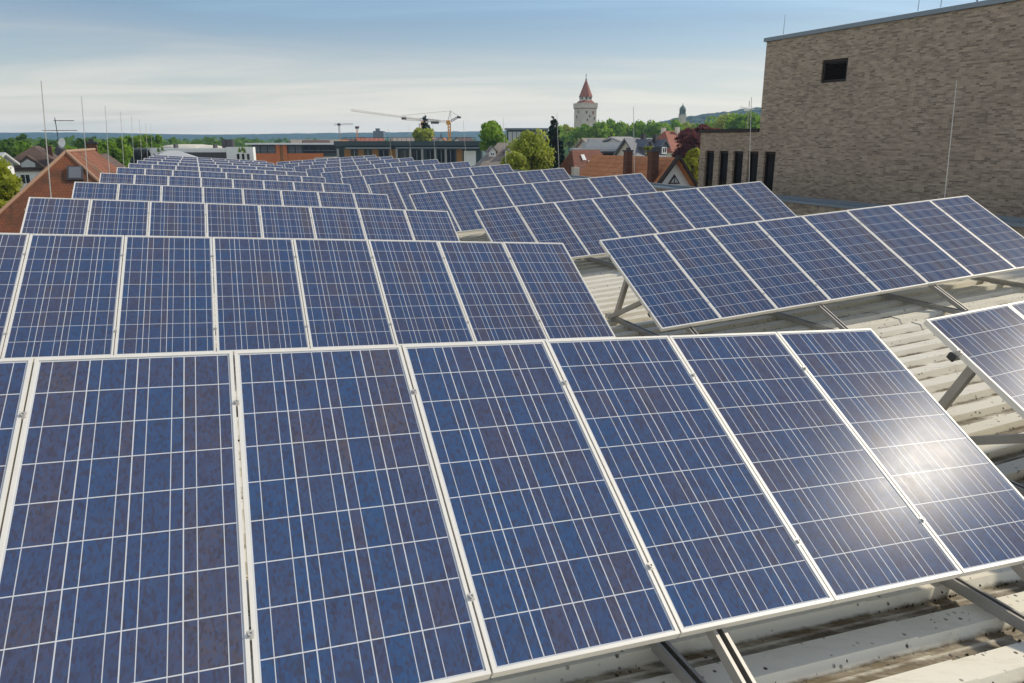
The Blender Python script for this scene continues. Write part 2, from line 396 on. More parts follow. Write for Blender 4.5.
def hills(name, x0, x1, y0, depth, crest, nx, ny, seed, bump=2.0):
    rr = random.Random(seed); V = []; F_ = []
    for j in range(ny+1):
        for i in range(nx+1):
            x = x0+(x1-x0)*i/nx; t = j/ny; y = y0+depth*t
            z = crest(x)*math.sin(min(1, t*1.25)*math.pi/2)**1.3 + (rr.uniform(-bump, bump) if j > 0 else -1)
            if j == ny: z = -0.5
            V.append((x, y, z))
    for j in range(ny):
        for i in range(nx):
            a = j*(nx+1)+i; F_.append((a, a+1, a+nx+2, a+nx+1))
    me = bpy.data.meshes.new(name); me.from_pydata(V, [], F_); me.materials.append(M['hill'])
    o = bpy.data.objects.new(name, me); COL.objects.link(o); return structure(o)
def crest_far(x):
    t = x/460
    return 27.0 + 1.6*math.sin(t*2.1+.5) + 1.2*math.sin(t*5.3) + 3.5*math.exp(-((x+160)/230)**2) + 3.0*math.exp(-((x-20)/260)**2)
hills('hills', -1700, 1500, 1330, 420, crest_far, 300, 14, 3, .8)
def crest_right(x):
    pts = [(50, 0), (69, 10.5), (84, 16.5), (100, 20.4), (139, 28.7), (163, 31.8), (194, 36), (300, 42), (500, 40), (800, 20)]
    for (a, za), (b, zb) in zip(pts, pts[1:]):
        if a <= x <= b: return za+(zb-za)*(x-a)/(b-a)
    return 0
hills('hill', 50, 800, 490, 180, crest_right, 200, 26, 5, 1.1)

hz = MB(); hz.box((-2100, -250, -1.0), (2100, 1950, 52))
haze = hz.build('haze', None); haze.data.materials.clear()
hm = bpy.data.materials.new('haze_air'); hm.use_nodes = True
hn = hm.node_tree; hn.nodes.remove(hn.nodes['Principled BSDF'])
pv = hn.nodes.new('ShaderNodeVolumePrincipled'); pv.inputs['Color'].default_value = (.44, .73, 1.0, 1); pv.inputs['Density'].default_value = 3.3e-4; pv.inputs['Anisotropy'].default_value = 0.2
hn.links.new(pv.outputs[0], hn.nodes['Material Output'].inputs['Volume'])
haze.data.materials.append(hm); haze['kind'] = 'stuff'

# ------------------------------------------------------------------ our hall: two ribbed roof slopes meeting in a valley
UP = Vector((0, 0, H))
def dirv(yaw, sl): return Vector((math.cos(sl)*math.cos(yaw), math.cos(sl)*math.sin(yaw), math.sin(sl)))
class Bank: pass
def bank(yaw, sl, tilt, P, ln, D):
    b = Bank(); b.u = dirv(yaw, sl); b.n = Vector((-b.u.z*math.cos(yaw), -b.u.z*math.sin(yaw), math.cos(sl)))
    b.h = b.n.cross(b.u); b.v = b.h*math.cos(tilt) + b.n*math.sin(tilt); b.pn = b.u.cross(b.v)
    b.P = Vector(P) + UP; b.ln = ln; b.D = Vector(D); b.O = b.P - b.v*ln; return b
A = bank(R(21.6395), R(-3.7027), R(29.5603), (2.020, 4.046, -1.0104), 1.4254, (-1.4919, 3.6043, 0.0039))
B = bank(R(20.791), R(3.6414), R(29.1164), (0.931, 7.9313, -1.0153), 1.4230, (-1.511, 3.6725, -0.0038))
W = 0.672
RIB = 0.28            # depth of the rib tops below the panels' lower edge
hall = empty('hall', (0, 0, 0), 'long hall with a ribbed white metal valley roof under all the solar panels', 'building')
def valley_u(bk, other, b):        # u coordinate where slope bk meets the other slope
    o = bk.O - bk.n*(RIB+.03) + bk.h*b; q = other.O - other.n*(RIB+.03)
    return -((o-q).dot(other.n))/(bk.u.dot(other.n))
PITCHR = 0.26
prof = [(0.0, 1.0), (0.112, 1.0), (0.142, 0.0), (0.180, 0.0), (0.186, 0.12), (0.197, 0.12), (0.203, 0.0), (0.230, 0.0)]
RIBH = 0.046
def roof_sheet(bk, other, b0, b1, uout, sgn, laps):
    mb = MB(); nrib = int((b1-b0)/PITCHR)
    st = []
    for i in range(nrib):
        for (s, t) in prof: st.append((b0+i*PITCHR+s, t))
    for (ba, ta), (bb, tb) in zip(st, st[1:]):
        va, vb = valley_u(bk, other, ba), valley_u(bk, other, bb)
        ends = [uout] + laps + [None]
        for q, (e0, e1) in enumerate(zip(ends, ends[1:])):
            lift = .007*(len(ends)-2-q)
            def pt(b, t, e, vv): return bk.O + bk.h*b + bk.u*(vv if e is None else e) - bk.n*(RIB + RIBH*(1-t) - lift)
            ov = 0 if e1 is None else .12*sgn
            e1a = va if e1 is None else e1+ov; e1b = vb if e1 is None else e1+ov
            mb.face([pt(ba,ta,e0,0), pt(bb,tb,e0,0), pt(bb,tb,e1b,0), pt(ba,ta,e1a,0)], [(e0,ta),(e0,tb),(e1b,tb),(e1a,ta)])
    return mb
LEND = -8*W - 0.35; REND = 8*W + 2.3
roof_sheet(A, B, -3.10, 46, LEND, 1, [-.95+0]).build('roof', M['roofsheet'], hall, weld=False)
roof_sheet(B, A, -7.2, 43, REND, -1, [2.9]).build('roof', M['roofsheet'], hall, weld=False)
# valley gutter, walls, parapets
g = MB()
pa = A.O - A.n*(RIB+.075) + A.h*(-3.2); va = pa + A.u*valley_u(A, B, -3.2); pb = A.O - A.n*(RIB+.075) + A.h*46; vb = pb + A.u*valley_u(A, B, 46)
g.beam(va - Vector((0,0,.04)), vb - Vector((0,0,.04)), .5, .05); g.build('gutter', M['rod'], hall)
w = MB()
c1 = A.O + A.h*(-3.0) + A.u*(LEND+.25) - A.n*(RIB+.08); c2 = A.O + A.h*45.6 + A.u*(LEND+.25) - A.n*(RIB+.08)
c3 = B.O + B.h*42.6 + B.u*(REND-.25) - B.n*(RIB+.08); c4 = B.O + B.h*(-7.0) + B.u*(REND-.25) - B.n*(RIB+.08)
ring = [c1, c2, vb - Vector((0,0,.12)), c3, c4, va - Vector((0,0,.12))]
for i in range(6):
    p, q = ring[i], ring[(i+1) % 6]; L = (q-p).length
    w.face([p, q, (q.x,q.y,0), (p.x,p.y,0)], [(0,p.z),(L,q.z),(L,0),(0,0)])
w.build('wall', M['greywall'], hall)
# parapet with a metal coping along the brick-building side
p = MB(); q = MB()
e0 = B.O + B.h*(-7.0) + B.u*(REND+.1); e1 = B.O + B.h*42.8 + B.u*(REND+.1)
p.beam(e0 - Vector((0,0,.35)), e1 - Vector((0,0,.35)), .24, .62); p.build('parapet', M['brick'], hall)
q.beam(e0 + Vector((0,0,-.02)), e1 + Vector((0,0,-.02)), .42, .05); q.beam(e0 + Vector((.12,.05,.03)), e1 + Vector((.12,.05,.03)), .1, .06)
q.build('coping', M['coping'], hall)
p = MB(); e2 = B.O + B.h*43.0 + B.u*(REND); e3 = vb + A.h*.3
p.beam(e2 - Vector((0,0,.2)), Vector((e3.x, e3.y, e3.z)) + Vector((0,0,.05)), .3, .55); p.build('end_parapet', M['cream'], hall)

# ------------------------------------------------------------------ solar panels
PW, PL = 0.6655, 1.423; LIP = .0125; FH = .036
def frame_mesh():
    m = MB(); l = LIP
    for lo, hi in (((0,0,-FH),(PW,l,0)), ((0,PL-l,-FH),(PW,PL,0)), ((0,l,-FH),(l,PL-l,0)), ((PW-l,l,-FH),(PW,PL-l,0))): m.box(lo, hi)
    return m.mesh('frame', M['frame'])
def cells_mesh():
    m = MB(); x0, y0, x1, y1 = LIP, LIP, PW-LIP, PL-LIP; z = -.004
    cw = .1578; mu = ((x1-x0)-4*cw)/2; chh = .1543; mv = ((y1-y0)-9*chh)/2
    def uv(x, y): return ((x-x0-mu)/cw, (y-y0-mv)/chh)
    m.face([(x0,y0,z),(x1,y0,z),(x1,y1,z),(x0,y1,z)], [uv(x0,y0),uv(x1,y0),uv(x1,y1),uv(x0,y1)])
    zb = -.010
    m.face([(x0,y1,zb),(x1,y1,zb),(x1,y0,zb),(x0,y0,zb)], None, 1)
    return m.mesh('solar_cells', [M['cells'], M['white']], weld=False)
def box_mesh():
    m = MB(); m.box((PW/2-.06, PL-.26, -.033), (PW/2+.06, PL-.16, -.0105)); return m.mesh('junction_box', M['bitumen'])
def clamp_mesh():
    m = MB(); m.box((-.0095, -.011, .0005), (.0095, .011, .003)); m.box((-.003,-.015,-.03),(.003,.015,.0005)); m.lathe([(.0075,.0035),(.0075,.009),(.0045,.009),(.0045,.006)], 10)
    return m.mesh('clamp', M['clamp'])
FM, CM, JM, KM = frame_mesh(), cells_mesh(), box_mesh(), clamp_mesh()
def child(name, me, par, loc=(0,0,0)):
    o = bpy.data.objects.new(name, me); COL.objects.link(o); o.parent = par; o.location = loc; return o
def panel(bk, org, label, group, rich):
    e = bpy.data.objects.new('solar_panel', None); COL.objects.link(e); e.empty_display_size = .2
    basis(e, bk.u, bk.v, bk.pn, org); tag(e, label, 'solar panel', group)
    child('frame', FM, e); child('solar_cells', CM, e); child('junction_box', JM, e)
    if rich:
        for y in (.25, 1.15): child('clamp', KM, e, (-(W-PW)/2, y, 0))
jr = random.Random(4)
def lay(bk, k, k0, n, dirn, bankname, group):
    for i in range(n):                            # i counts from the valley
        uo = -(i+1)*W if dirn < 0 else i*W
        org = bk.O + bk.D*(k-k0) + bk.u*(uo + (W-PW)/2) + bk.pn*jr.uniform(-.002, .002)
        rowname = 'front' if k == 1 else ORD[k]
        lab = f'solar panel, {ORD[i+1]} from the roof valley in the {rowname} row of the {bankname} bank'
        if dirn < 0 and k == 1 and i == 0: lab = 'solar panel with white sun glare at the valley end of the front house-side row'
        if dirn > 0 and k == 1 and i == 0: lab = 'solar panel with an open strut frame showing, valley end of the front brick-side row'
        panel(bk, org, lab, group, k <= 4)
NL, NR = 11, 11
for k in range(1, NL+1): lay(A, k, 1, 8, -1, 'house-side', 'solar panels of the bank beside the tiled houses')
for k in range(1, NR+1): lay(B, k, 2, 5 if k == 1 else 8, 1, 'brick-side', 'solar panels of the bank beside the brick building')

# mounting racks under the nearer rows
def rack(bk, k, k0, us, u_lo, u_hi, label):
    O = bk.O + bk.D*(k-k0)
    e = empty('mounting_rack', O - bk.n*RIB, label, 'panel rack', 'strut racks under the solar panel rows')
    inv = Vector(e.location)
    def T(u, h, n): return O + bk.u*u + bk.h*h + bk.n*n - inv
    def on(u, t, dn): return O + bk.u*u + bk.v*t - bk.pn*dn - inv
    for u in us:
        m = MB(); m.channel(T(u, -.46, -.255), T(u, 1.62, -.255), .050, .050, bk.n); m.build('floor_rail', M['alu'], e)
        m = MB(); m.channel(T(u+.053, -.40, -.245), on(u+.053, .055, .062), .050, .046, bk.n); m.build('front_strut', M['alu'], e)
        m = MB(); m.channel(T(u+.055, 1.50, -.245), on(u+.055, 1.18, .07), .052, .048, bk.u); m.build('rear_leg', M['alu'], e)
        m = MB(); m.channel(T(u-.052, 1.46, -.240), on(u-.052, .52, .07), .048, .042, bk.u); m.build('brace', M['alu'], e)
        for h_, ua, ub in ((1.50, .09, -.07), (-.40, .08, -.03)):
            m = MB(); m.tube(T(u+ua, h_, -.245), T(u+ub, h_, -.245), .010, n=6); m.build('bolt', M['clamp'], e)
    if k <= 2:
        rc = random.Random(k*5+int(O.x*10)); m = MB(); pts = []
        n_ = 24
        for i in range(n_+1):
            u = u_lo+.1+(u_hi-u_lo-.2)*i/n_; pts.append(on(u, 1.05+.03*math.sin(i), .07+.05*abs(math.sin(i*1.3))+rc.uniform(0,.02)))
        m.path(pts, [.004]*len(pts), 5); m.build('cable', M['bitumen'], e)
    for t in (.27, 1.16):
        m = MB(); m.channel(on(u_lo, t, FH+.018), on(u_hi, t, FH+.018), .040, .034, -bk.pn); m.build('cross_rail', M['alu'], e)
        for uu in (u_lo, u_hi):
            d = .012 if uu == u_lo else -.012
            m = MB(); m.beam(on(uu-d*.2, t, FH+.018), on(uu+d, t, FH+.018), .044, .038, bk.pn); m.build('end_cap', M['bitumen'], e)
USL = [-.33-1.57*i for i in range(4)]; USR = [.27+1.57*i for i in range(4)]
for k in (1, 2, 3): rack(A, k, 1, USL, -8*W+.02, -.02, f'grey slotted strut rack under the {"front" if k==1 else ORD[k]} row of the house-side bank')
for k in (1, 2, 3, 4, 5): rack(B, k, 2, USR if k > 1 else USR[:3], .02 if k > 1 else -.02, 8*W-.02 if k > 1 else 5*W-.02, f'grey slotted strut rack under the {"front" if k==1 else ORD[k]} row of the brick-side bank')

# moss clumps along the rib edges near the front
def moss():
    rr = random.Random(9); mb = MB()
    def lump(p, n, s):
        a = n.orthogonal().normalized(); b = n.cross(a); k = 6
        ring = [p+(a*math.cos(t)+b*math.sin(t))*s*rr.uniform(.7,1.3)-n*.002 for t in [2*math.pi*i/k for i in range(k)]]
        mid = [p+(a*math.cos(t+.3)+b*math.sin(t+.3))*s*rr.uniform(.4,.8)+n*s*rr.uniform(.4,.7) for t in [2*math.pi*i/k for i in range(k)]]
        top = p+n*s*rr.uniform(.7,1.0)
        for i in range(k):
            j = (i+1)%k; mb.face([ring[i],ring[j],mid[j],mid[i]]); mb.face([mid[i],mid[j],top])
    def zone(bk, b0, h0, h1, u0, u1, cnt):
        for _ in range(cnt):
            i = rr.randint(int((h0-b0)/PITCHR), int((h1-b0)/PITCHR)); e_ = rr.random(); u = rr.uniform(u0, u1)
            if math.sin(u*3.1+i*1.7)+math.sin(u*7.3+i) < rr.uniform(-1.6, .8): continue
            if e_ < .45: s_, z = rr.gauss(.145, .006), RIBH-.003
            elif e_ < .85: s_, z = rr.gauss(.232, .007), RIBH-.003
            else: s_, z = rr.uniform(.0, .11), 0.0
            if z > 0 and s_ > .24: z = RIBH*(1-(s_-.23)/.03)
            lump(bk.O+bk.h*(b0+i*PITCHR+s_)+bk.u*u-bk.n*(RIB+z-.0005), bk.n, rr.uniform(.0025,.0075)*(1.0 if z > 0 else .5))
    zone(A, -3.10, -.75, .6, -3.2, .2, 2600); zone(B, -7.2, -4.0, 1.2, .1, 5.5, 1800)
    o = mb.build('moss', M['moss'], None, weld=False); o['kind'] = 'stuff'
moss()
# lightning rods, one per row on either edge
def lightning_rod(bk, k, k0, uo, ho, side):
    base = bk.O + bk.D*(k-k0) + bk.u*uo + bk.h*ho - bk.n*RIB
    e = empty('lightning_rod', base, f'thin metal lightning rod behind the {ORD[k]} panel row on the {side} roof edge', 'lightning rod', f'lightning rods along the {side} roof edge')
    m = MB(); m.lathe([(.17,0),(.17,.08),(.15,.10),(.03,.10)], 16); m.build('concrete_foot', M['concrete'], e)
    m = MB(); n = bk.n; m.path([n*.1, n*.9, n*.92, n*2.42], [.011, .011, .0075, .005], 8); m.build('rod', M['rod'], e)
for k in range(3, 11): lightning_rod(A, k, 1, -5.3, 2.2, 'house-side')
for k in range(2, 11): lightning_rod(B, k, 2, 5.4, 1.6, 'brick-side')

# ------------------------------------------------------------------ brick building
def brick_building():
    ang = R(114.6); d = Vector((math.cos(ang), math.sin(ang), 0)); nrm = Vector((-d.y, d.x, 0))   # nrm points to us
    Q = at(1024, 215, 14.75)
    def on(px, py):
        r = ray(px, py); t = (Q - UP).dot(nrm)/r.dot(nrm); p = r*t
        return (p-(Q-UP)).dot(d), p.z + H
    e = empty('brick_building', (Q.x, Q.y, 0), 'tall windowless brown brick block with one square opening and a lower slit-window wing', 'building')
    basis(e, d, -nrm, Vector((0,0,1)), Vector((Q.x, Q.y, 0)))       # local x along wall (away), y into the building, z up
    s_corner, z_top = on(766.8, 42); s_annex, z_an = on(701, 133); s_near = -14.0
    opens = []
    a = on(822.6, 60.5); b = on(845.8, 82); opens.append((b[0], a[0], b[1]+.02, a[1], 'w'))
    zs = on(735, 151)[1]
    for x0, x1 in ((704.9, 713.8), (718.7, 728.0), (732.9, 742.8), (747.6, 758.0), (763.8, 775.0)):
        opens.append((on(x1, 160)[0], on(x0, 160)[0], 3.6, zs, 's'))
    xs = sorted({s_near, s_corner, s_annex, *[o[0] for o in opens], *[o[1] for o in opens]})
    zc = sorted({0.0, z_an, z_top, *[o[2] for o in opens], *[o[3] for o in opens]})
    m = MB()
    for x0, x1 in zip(xs, xs[1:]):
        for z0, z1 in zip(zc, zc[1:]):
            if x0 >= s_corner-1e-4 and z0 >= z_an-1e-4: continue
            if any(o[0]-1e-4 <= x0 and x1 <= o[1]+1e-4 and o[2]-1e-4 <= z0 and z1 <= o[3]+1e-4 for o in opens): continue
            m.face([(x0,0,z0),(x1,0,z0),(x1,0,z1),(x0,0,z1)], [(x0,z0),(x1,z0),(x1,z1),(x0,z1)])
    dp = .13
    for x0, x1, z0, z1, t in opens:
        for pts in ([(x0,0,z0),(x0,dp,z0),(x0,dp,z1),(x0,0,z1)], [(x1,0,z0),(x1,dp,z0),(x1,dp,z1),(x1,0,z1)], [(x0,0,z0),(x1,0,z0),(x1,dp,z0),(x0,dp,z0)], [(x0,0,z1),(x1,0,z1),(x1,dp,z1),(x0,dp,z1)]):
            m.face(pts, [(p[0]+p[1], p[2]) for p in pts])
    DB = 16
    def wallq(x0, y0, x1, y1, z0, z1):
        L = math.hypot(x1-x0, y1-y0); m.face([(x0,y0,z0),(x1,y1,z0),(x1,y1,z1),(x0,y0,z1)], [(0,z0),(L,z0),(L,z1),(0,z1)])
    wallq(s_annex, 0, s_annex, DB, 0, z_an); wallq(s_corner, 0, s_corner, DB, z_an-.5, z_top); wallq(s_near, 0, s_near, DB, 0, z_top); wallq(s_near, DB, s_annex, DB, 0, z_an); wallq(s_near, DB, s_corner, DB, z_an, z_top)
    m.build('wall', M['brick'], e)
    r = MB(); r.box((s_near, .3, z_top-.3), (s_corner-.3, DB-.3, z_top-.18)); r.box((s_corner, .3, z_an-.3), (s_annex-.3, DB-.3, z_an-.18)); r.build('roof', M['bitumen'], e)
    c = MB(); c.box((s_near-.05, -.06, z_top+.003), (s_corner+.06, .42, z_top+.10)); c.build('coping', M['coping'], e)
    c = MB(); c.box((s_corner+.003, -.05, z_an+.003), (s_annex+.05, .42, z_an+.10)); c.build('coping', M['bronze'], e)
    for x0, x1, z0, z1, t in opens:
        wi = MB()
        if t == 'w':
            wi.box((x0+.002,.04,z0+.002),(x0+.07,.12,z1-.002)); wi.box((x1-.07,.04,z0+.002),(x1-.002,.12,z1-.002)); wi.box((x0+.07,.04,z0+.002),(x1-.07,.12,z0+.07)); wi.box((x0+.07,.04,z1-.07),(x1-.07,.12,z1-.002))
            nl = 9
            for i in range(nl):
                zz = z0+.09+(z1-z0-.18)*i/nl
                wi.beam((x0+.07,.085,zz),(x1-.07,.085,zz),.07,.012,(0,.6,1))
            f = wi.build('louvre', M['bronze'], e)
            pn = MB(); pn.box((x0+.003,.122,z0+.003),(x1-.003,.13,z1-.003)); pn.build('backing', M['bitumen'], f)
        else:
            wi.box((x0+.002,.07,z0),(x0+.05,.12,z1-.002)); wi.box((x1-.05,.07,z0),(x1-.002,.12,z1-.002)); wi.box((x0+.05,.07,z1-.07),(x1-.05,.12,z1-.002))
            f = wi.build('window', M['bronze'], e)
            pn = MB(); pn.box((x0+.05,.095,z0),(x1-.05,.11,z1-.07)); pn.build('pane', M['glass_dark'], f)
    for px, hh in ((778, .5), (909, .45), (931, .6)):
        s = on(px, 30)[0]; t = MB(); t.tube((s, .2, z_top+.16), (s, .2, z_top+.16+hh), .008, .005, 6); t.build('roof_spike', M['coping'], e)
    s = on(981, 5)[0]; t = MB()
    for ds in (0, .28): t.tube((s+ds, .25, z_top+.16), (s+ds*.6+.05, .25, z_top+.6), .02, n=6)
    t.build('roof_bracket', M['coping'], e)
brick_building()

# ------------------------------------------------------------------ houses
EX = Vector((-math.sin(R(22.3)), math.cos(R(22.3)), 0)); YAW = math.atan2(EX.y, EX.x) - math.pi/2
def house(name, label, A_, L, w, drop, roof, wall, front='gable', back='gable', yaw=YAW, cat='house', run=None, group=None, over=.35, t=.18, ridge=None, base_z=0.0):
    """A_ = front end of the ridge; local +y runs back along the ridge, local +x to its right"""
    e = empty(name, (A_.x, A_.y, base_z), label, cat, group, yaw)
    zr = A_.z - base_z; ze = zr - drop; run = w if run is None else run
    y0 = -run if front == 'hip' else -over; y1 = L+run if back == 'hip' else L+over
    rf, rb = Vector((0, 0 if front == 'hip' else y0, zr)), Vector((0, L if back == 'hip' else y1, zr))
    cs = [Vector((-w,y0,ze)), Vector((w,y0,ze)), Vector((w,y1,ze)), Vector((-w,y1,ze))]
    m = MB(); dn = Vector((0,0,-t))
    def slope(pts, o, ax, top=True):
        sl = math.hypot(w, drop)/drop if drop else 1
        uv = [((p-o).dot(ax), (p.z-ze)*sl) for p in pts]
        m.face(pts, uv)
        m.face([p+dn for p in pts][::-1], uv[::-1])
    Yv = Vector((0,1,0)); Xv = Vector((1,0,0))
    slope([cs[0], rf, rb, cs[3]], cs[0], Yv); slope([cs[1], cs[2], rb, rf], cs[1], Yv)
    if front == 'hip': slope([cs[0], cs[1], rf], cs[0], Xv)
    if back == 'hip': slope([cs[2], cs[3], rb], cs[2], Xv)
    ed = [(cs[1],cs[2]), (cs[3],cs[0])]
    ed += [(cs[0],cs[1])] if front == 'hip' else [(cs[0],rf),(rf,cs[1])]
    ed += [(cs[2],cs[3])] if back == 'hip' else [(cs[2],rb),(rb,cs[3])]
    for p, q in ed: m.face([p, q, q+dn, p+dn], [(0,0),(1,0),(1,.2),(0,.2)])
    ro = m.build('roof', roof, e)
    i = over; wl = MB(); X = w-i; zin = zr - drop*0 - t - .02
    def zroof(x): return zr - drop*abs(x)/w - t - .01
    ya = y0 + (i if front == 'hip' else over); yb = y1 - (i if back == 'hip' else over)
    if front == 'hip' and back == 'hip':
        wl.box((-X, ya, 0), (X, yb, ze-.02))
    else:
        poly = [(-X,ya,0),(X,ya,0),(X,ya,zroof(X)),(0,ya,zroof(0)),(-X,ya,zroof(X))]
        if front == 'hip': yh = 0.0; wl.box((-X,ya,0),(X,yh,ze-.02)); poly = [(p[0],yh,p[2]) for p in poly]; ya2 = yh
        else: ya2 = ya
        yb2 = L if back == 'hip' else yb
        wl.prism(poly, (0, yb2-ya2, 0))
        if back == 'hip': wl.box((-X,yb2,0),(X,yb,ze-.02))
    wo = wl.build('wall', wall, e)
    if ridge:
        r = MB(); k = .055
        r.tube(rf+Vector((0,0,.02)), rb+Vector((0,0,.02)), k, n=8)
        if front == 'hip': r.tube(rf+Vector((0,0,.02)), cs[0]+Vector((0,0,.02)), k, n=8); r.tube(rf+Vector((0,0,.02)), cs[1]+Vector((0,0,.02)), k, n=8)
        r.build('ridge_tiles', ridge, ro)
    e_ = Bank(); e_.e = e; e_.roof = ro; e_.wall = wo; e_.zr = zr; e_.ze = ze; e_.w = w; e_.drop = drop; e_.y0 = y0; e_.y1 = y1; e_.X = X; e_.ya = ya
    e_.zroof = lambda x: zr - drop*abs(x)/w
    return e_
def chimney(h, x, y, sx=.55, sy=.55, top=1.0, mat=None, cap=True):
    z = h.zroof(x); m = MB(); m.box((x-sx/2,y-sy/2,z-.6),(x+sx/2,y+sy/2,z+top)); c = m.build('chimney', mat or M['chimneybrick'], h.roof)
    if cap:
        m = MB(); m.box((x-sx/2-.06,y-sy/2-.06,z+top+.003),(x+sx/2+.06,y+sy/2+.06,z+top+.09)); m.box((x-sx/4,y-sy/4,z+top+.09),(x+sx/4,y+sy/4,z+top+.22)); m.build('chimney_cap', M['charcoal'], h.roof)
def slope_frame(h, side, y, dist):     # point on a main slope, 'dist' metres down from the ridge
    s = math.hypot(h.w, h.drop); a = dist/s
    return Vector((side*h.w*a, y, h.zr - h.drop*a)), Vector((side*h.w/s, 0, -h.drop/s)), Vector((side*h.drop/s, 0, h.w/s))
def skylight(h, side, y, dist, wdt=.8, hgt=1.1):
    p, dn, n = slope_frame(h, side, y, dist)
    m = MB(); X = Vector((0,1,0)); Mx = Matrix(((X.x,dn.x,n.x,p.x),(X.y,dn.y,n.y,p.y),(X.z,dn.z,n.z,p.z),(0,0,0,1)))
    m.box((-wdt/2,-hgt/2,-.05),(wdt/2,hgt/2,.07), Mx); f = m.build('skylight', M['white'], h.roof)
def wall_window(par, c, wd, ht, nrm, mat='white', dark='glass_dark'):
    """window proud of a wall: c centre on wall, nrm outward (local)"""
    n = Vector(nrm).normalized(); x = Vector((-n.y, n.x, 0)); z = Vector((0,0,1)); c = Vector(c)
    Mx = Matrix(((x.x,n.x,z.x,c.x),(x.y,n.y,z.y,c.y),(x.z,n.z,z.z,c.z),(0,0,0,1)))
    m = MB(); b = .09
    m.box((-wd/2,-.05,-ht/2),(-wd/2+b,.05,ht/2),Mx); m.box((wd/2-b,-.05,-ht/2),(wd/2,.05,ht/2),Mx); m.box((-wd/2+b,-.05,ht/2-b),(wd/2-b,.05,ht/2),Mx); m.box((-wd/2+b,-.05,-ht/2),(wd/2-b,.05,-ht/2+b),Mx)
    m.box((-.03,-.04,-ht/2+b),(.03,.04,ht/2-b),Mx)
    f = m.build('window', M[mat], par)
    m = MB(); m.box((-wd/2+b,-.045,-ht/2+b),(-.03,.02,ht/2-b),Mx); m.box((.03,-.045,-ht/2+b),(wd/2-b,.02,ht/2-b),Mx); m.build('pane', M[dark], f)
def dormer(h, side, y, dist, wd=1.3, ht=1.1, wallm='white', roofm='slate'):
    p, dn, n = slope_frame(h, side, y, dist)
    out = Vector((side,0,0)); m = MB()
    x0 = p.x; xin = p.x - side*2.2
    poly = [(x0,y-wd/2,p.z-.1),(x0,y+wd/2,p.z-.1),(x0,y+wd/2,p.z+ht),(x0,y,p.z+ht+.5),(x0,y-wd/2,p.z+ht)]
    m.prism(poly, (xin-x0,0,0)); d = m.build('dormer', M[wallm], h.roof)
    r = MB(); zt = p.z+ht
    for s in (-1, 1):
        a = Vector((x0+side*.2,y,zt+.56)); b = Vector((x0+side*.2,y+s*(wd/2+.2),zt-.02)); c = Vector((xin,0,0))
        r.prism([a, b, b+Vector((0,0,-.1)), a+Vector((0,0,-.1))], (xin-x0-side*.2,0,0))
    r.build('dormer_roof', M[roofm], h.roof)
    wall_window(h.roof, (x0+side*.03, y, p.z+ht*.5), wd*.7, ht*.75, (side,0,0))

# red-tiled hip house close by on the left
ap = at(66, 152, 26)
h = house('house', 'near house with a mossy red-brown hip roof beside the panel bank', ap, 7.5, 5.2, 5.2, M['tile_brown'], M['cream'], 'hip', 'gable', ridge=M['ridge'])
# skylight hatch in the front hip face
hr = Matrix.Rotation(-YAW, 4, 'Z'); d_ = hr @ ray(75.5, 174.5); o_ = hr @ (UP - Vector(h.e.location))
t_ = (h.zr + o_.y - o_.z)/(d_.z - d_.y); p = o_ + d_*t_; m = MB(); s2 = math.sqrt(.5)
Mx = Matrix(((1,0,0,p.x),(0,s2,-s2,p.y),(0,s2,s2,p.z),(0,0,0,1)))
m.box((-.24,-.3,-.04),(.24,.3,.09),Mx); f = m.build('roof_hatch', M['charcoal'], h.roof)
m = MB(); m.box((-.18,-.24,.09),(.18,.24,.105),Mx); m.build('hatch_glass', M['slate'], h.roof)
# snow ladder beside the hip
m = MB()
for off in (0, .30):
    a = Vector((.35+off, -.05+off*.2, h.zr-.28-off*.9)); b = Vector((4.6+off, -4.1, h.zr-4.42-off*.2))
    m.tube(a+Vector((.1,0,.12)), b+Vector((.1,0,.12)), .03, n=6)
m.build('roof_ladder', M['ridge'], h.roof)
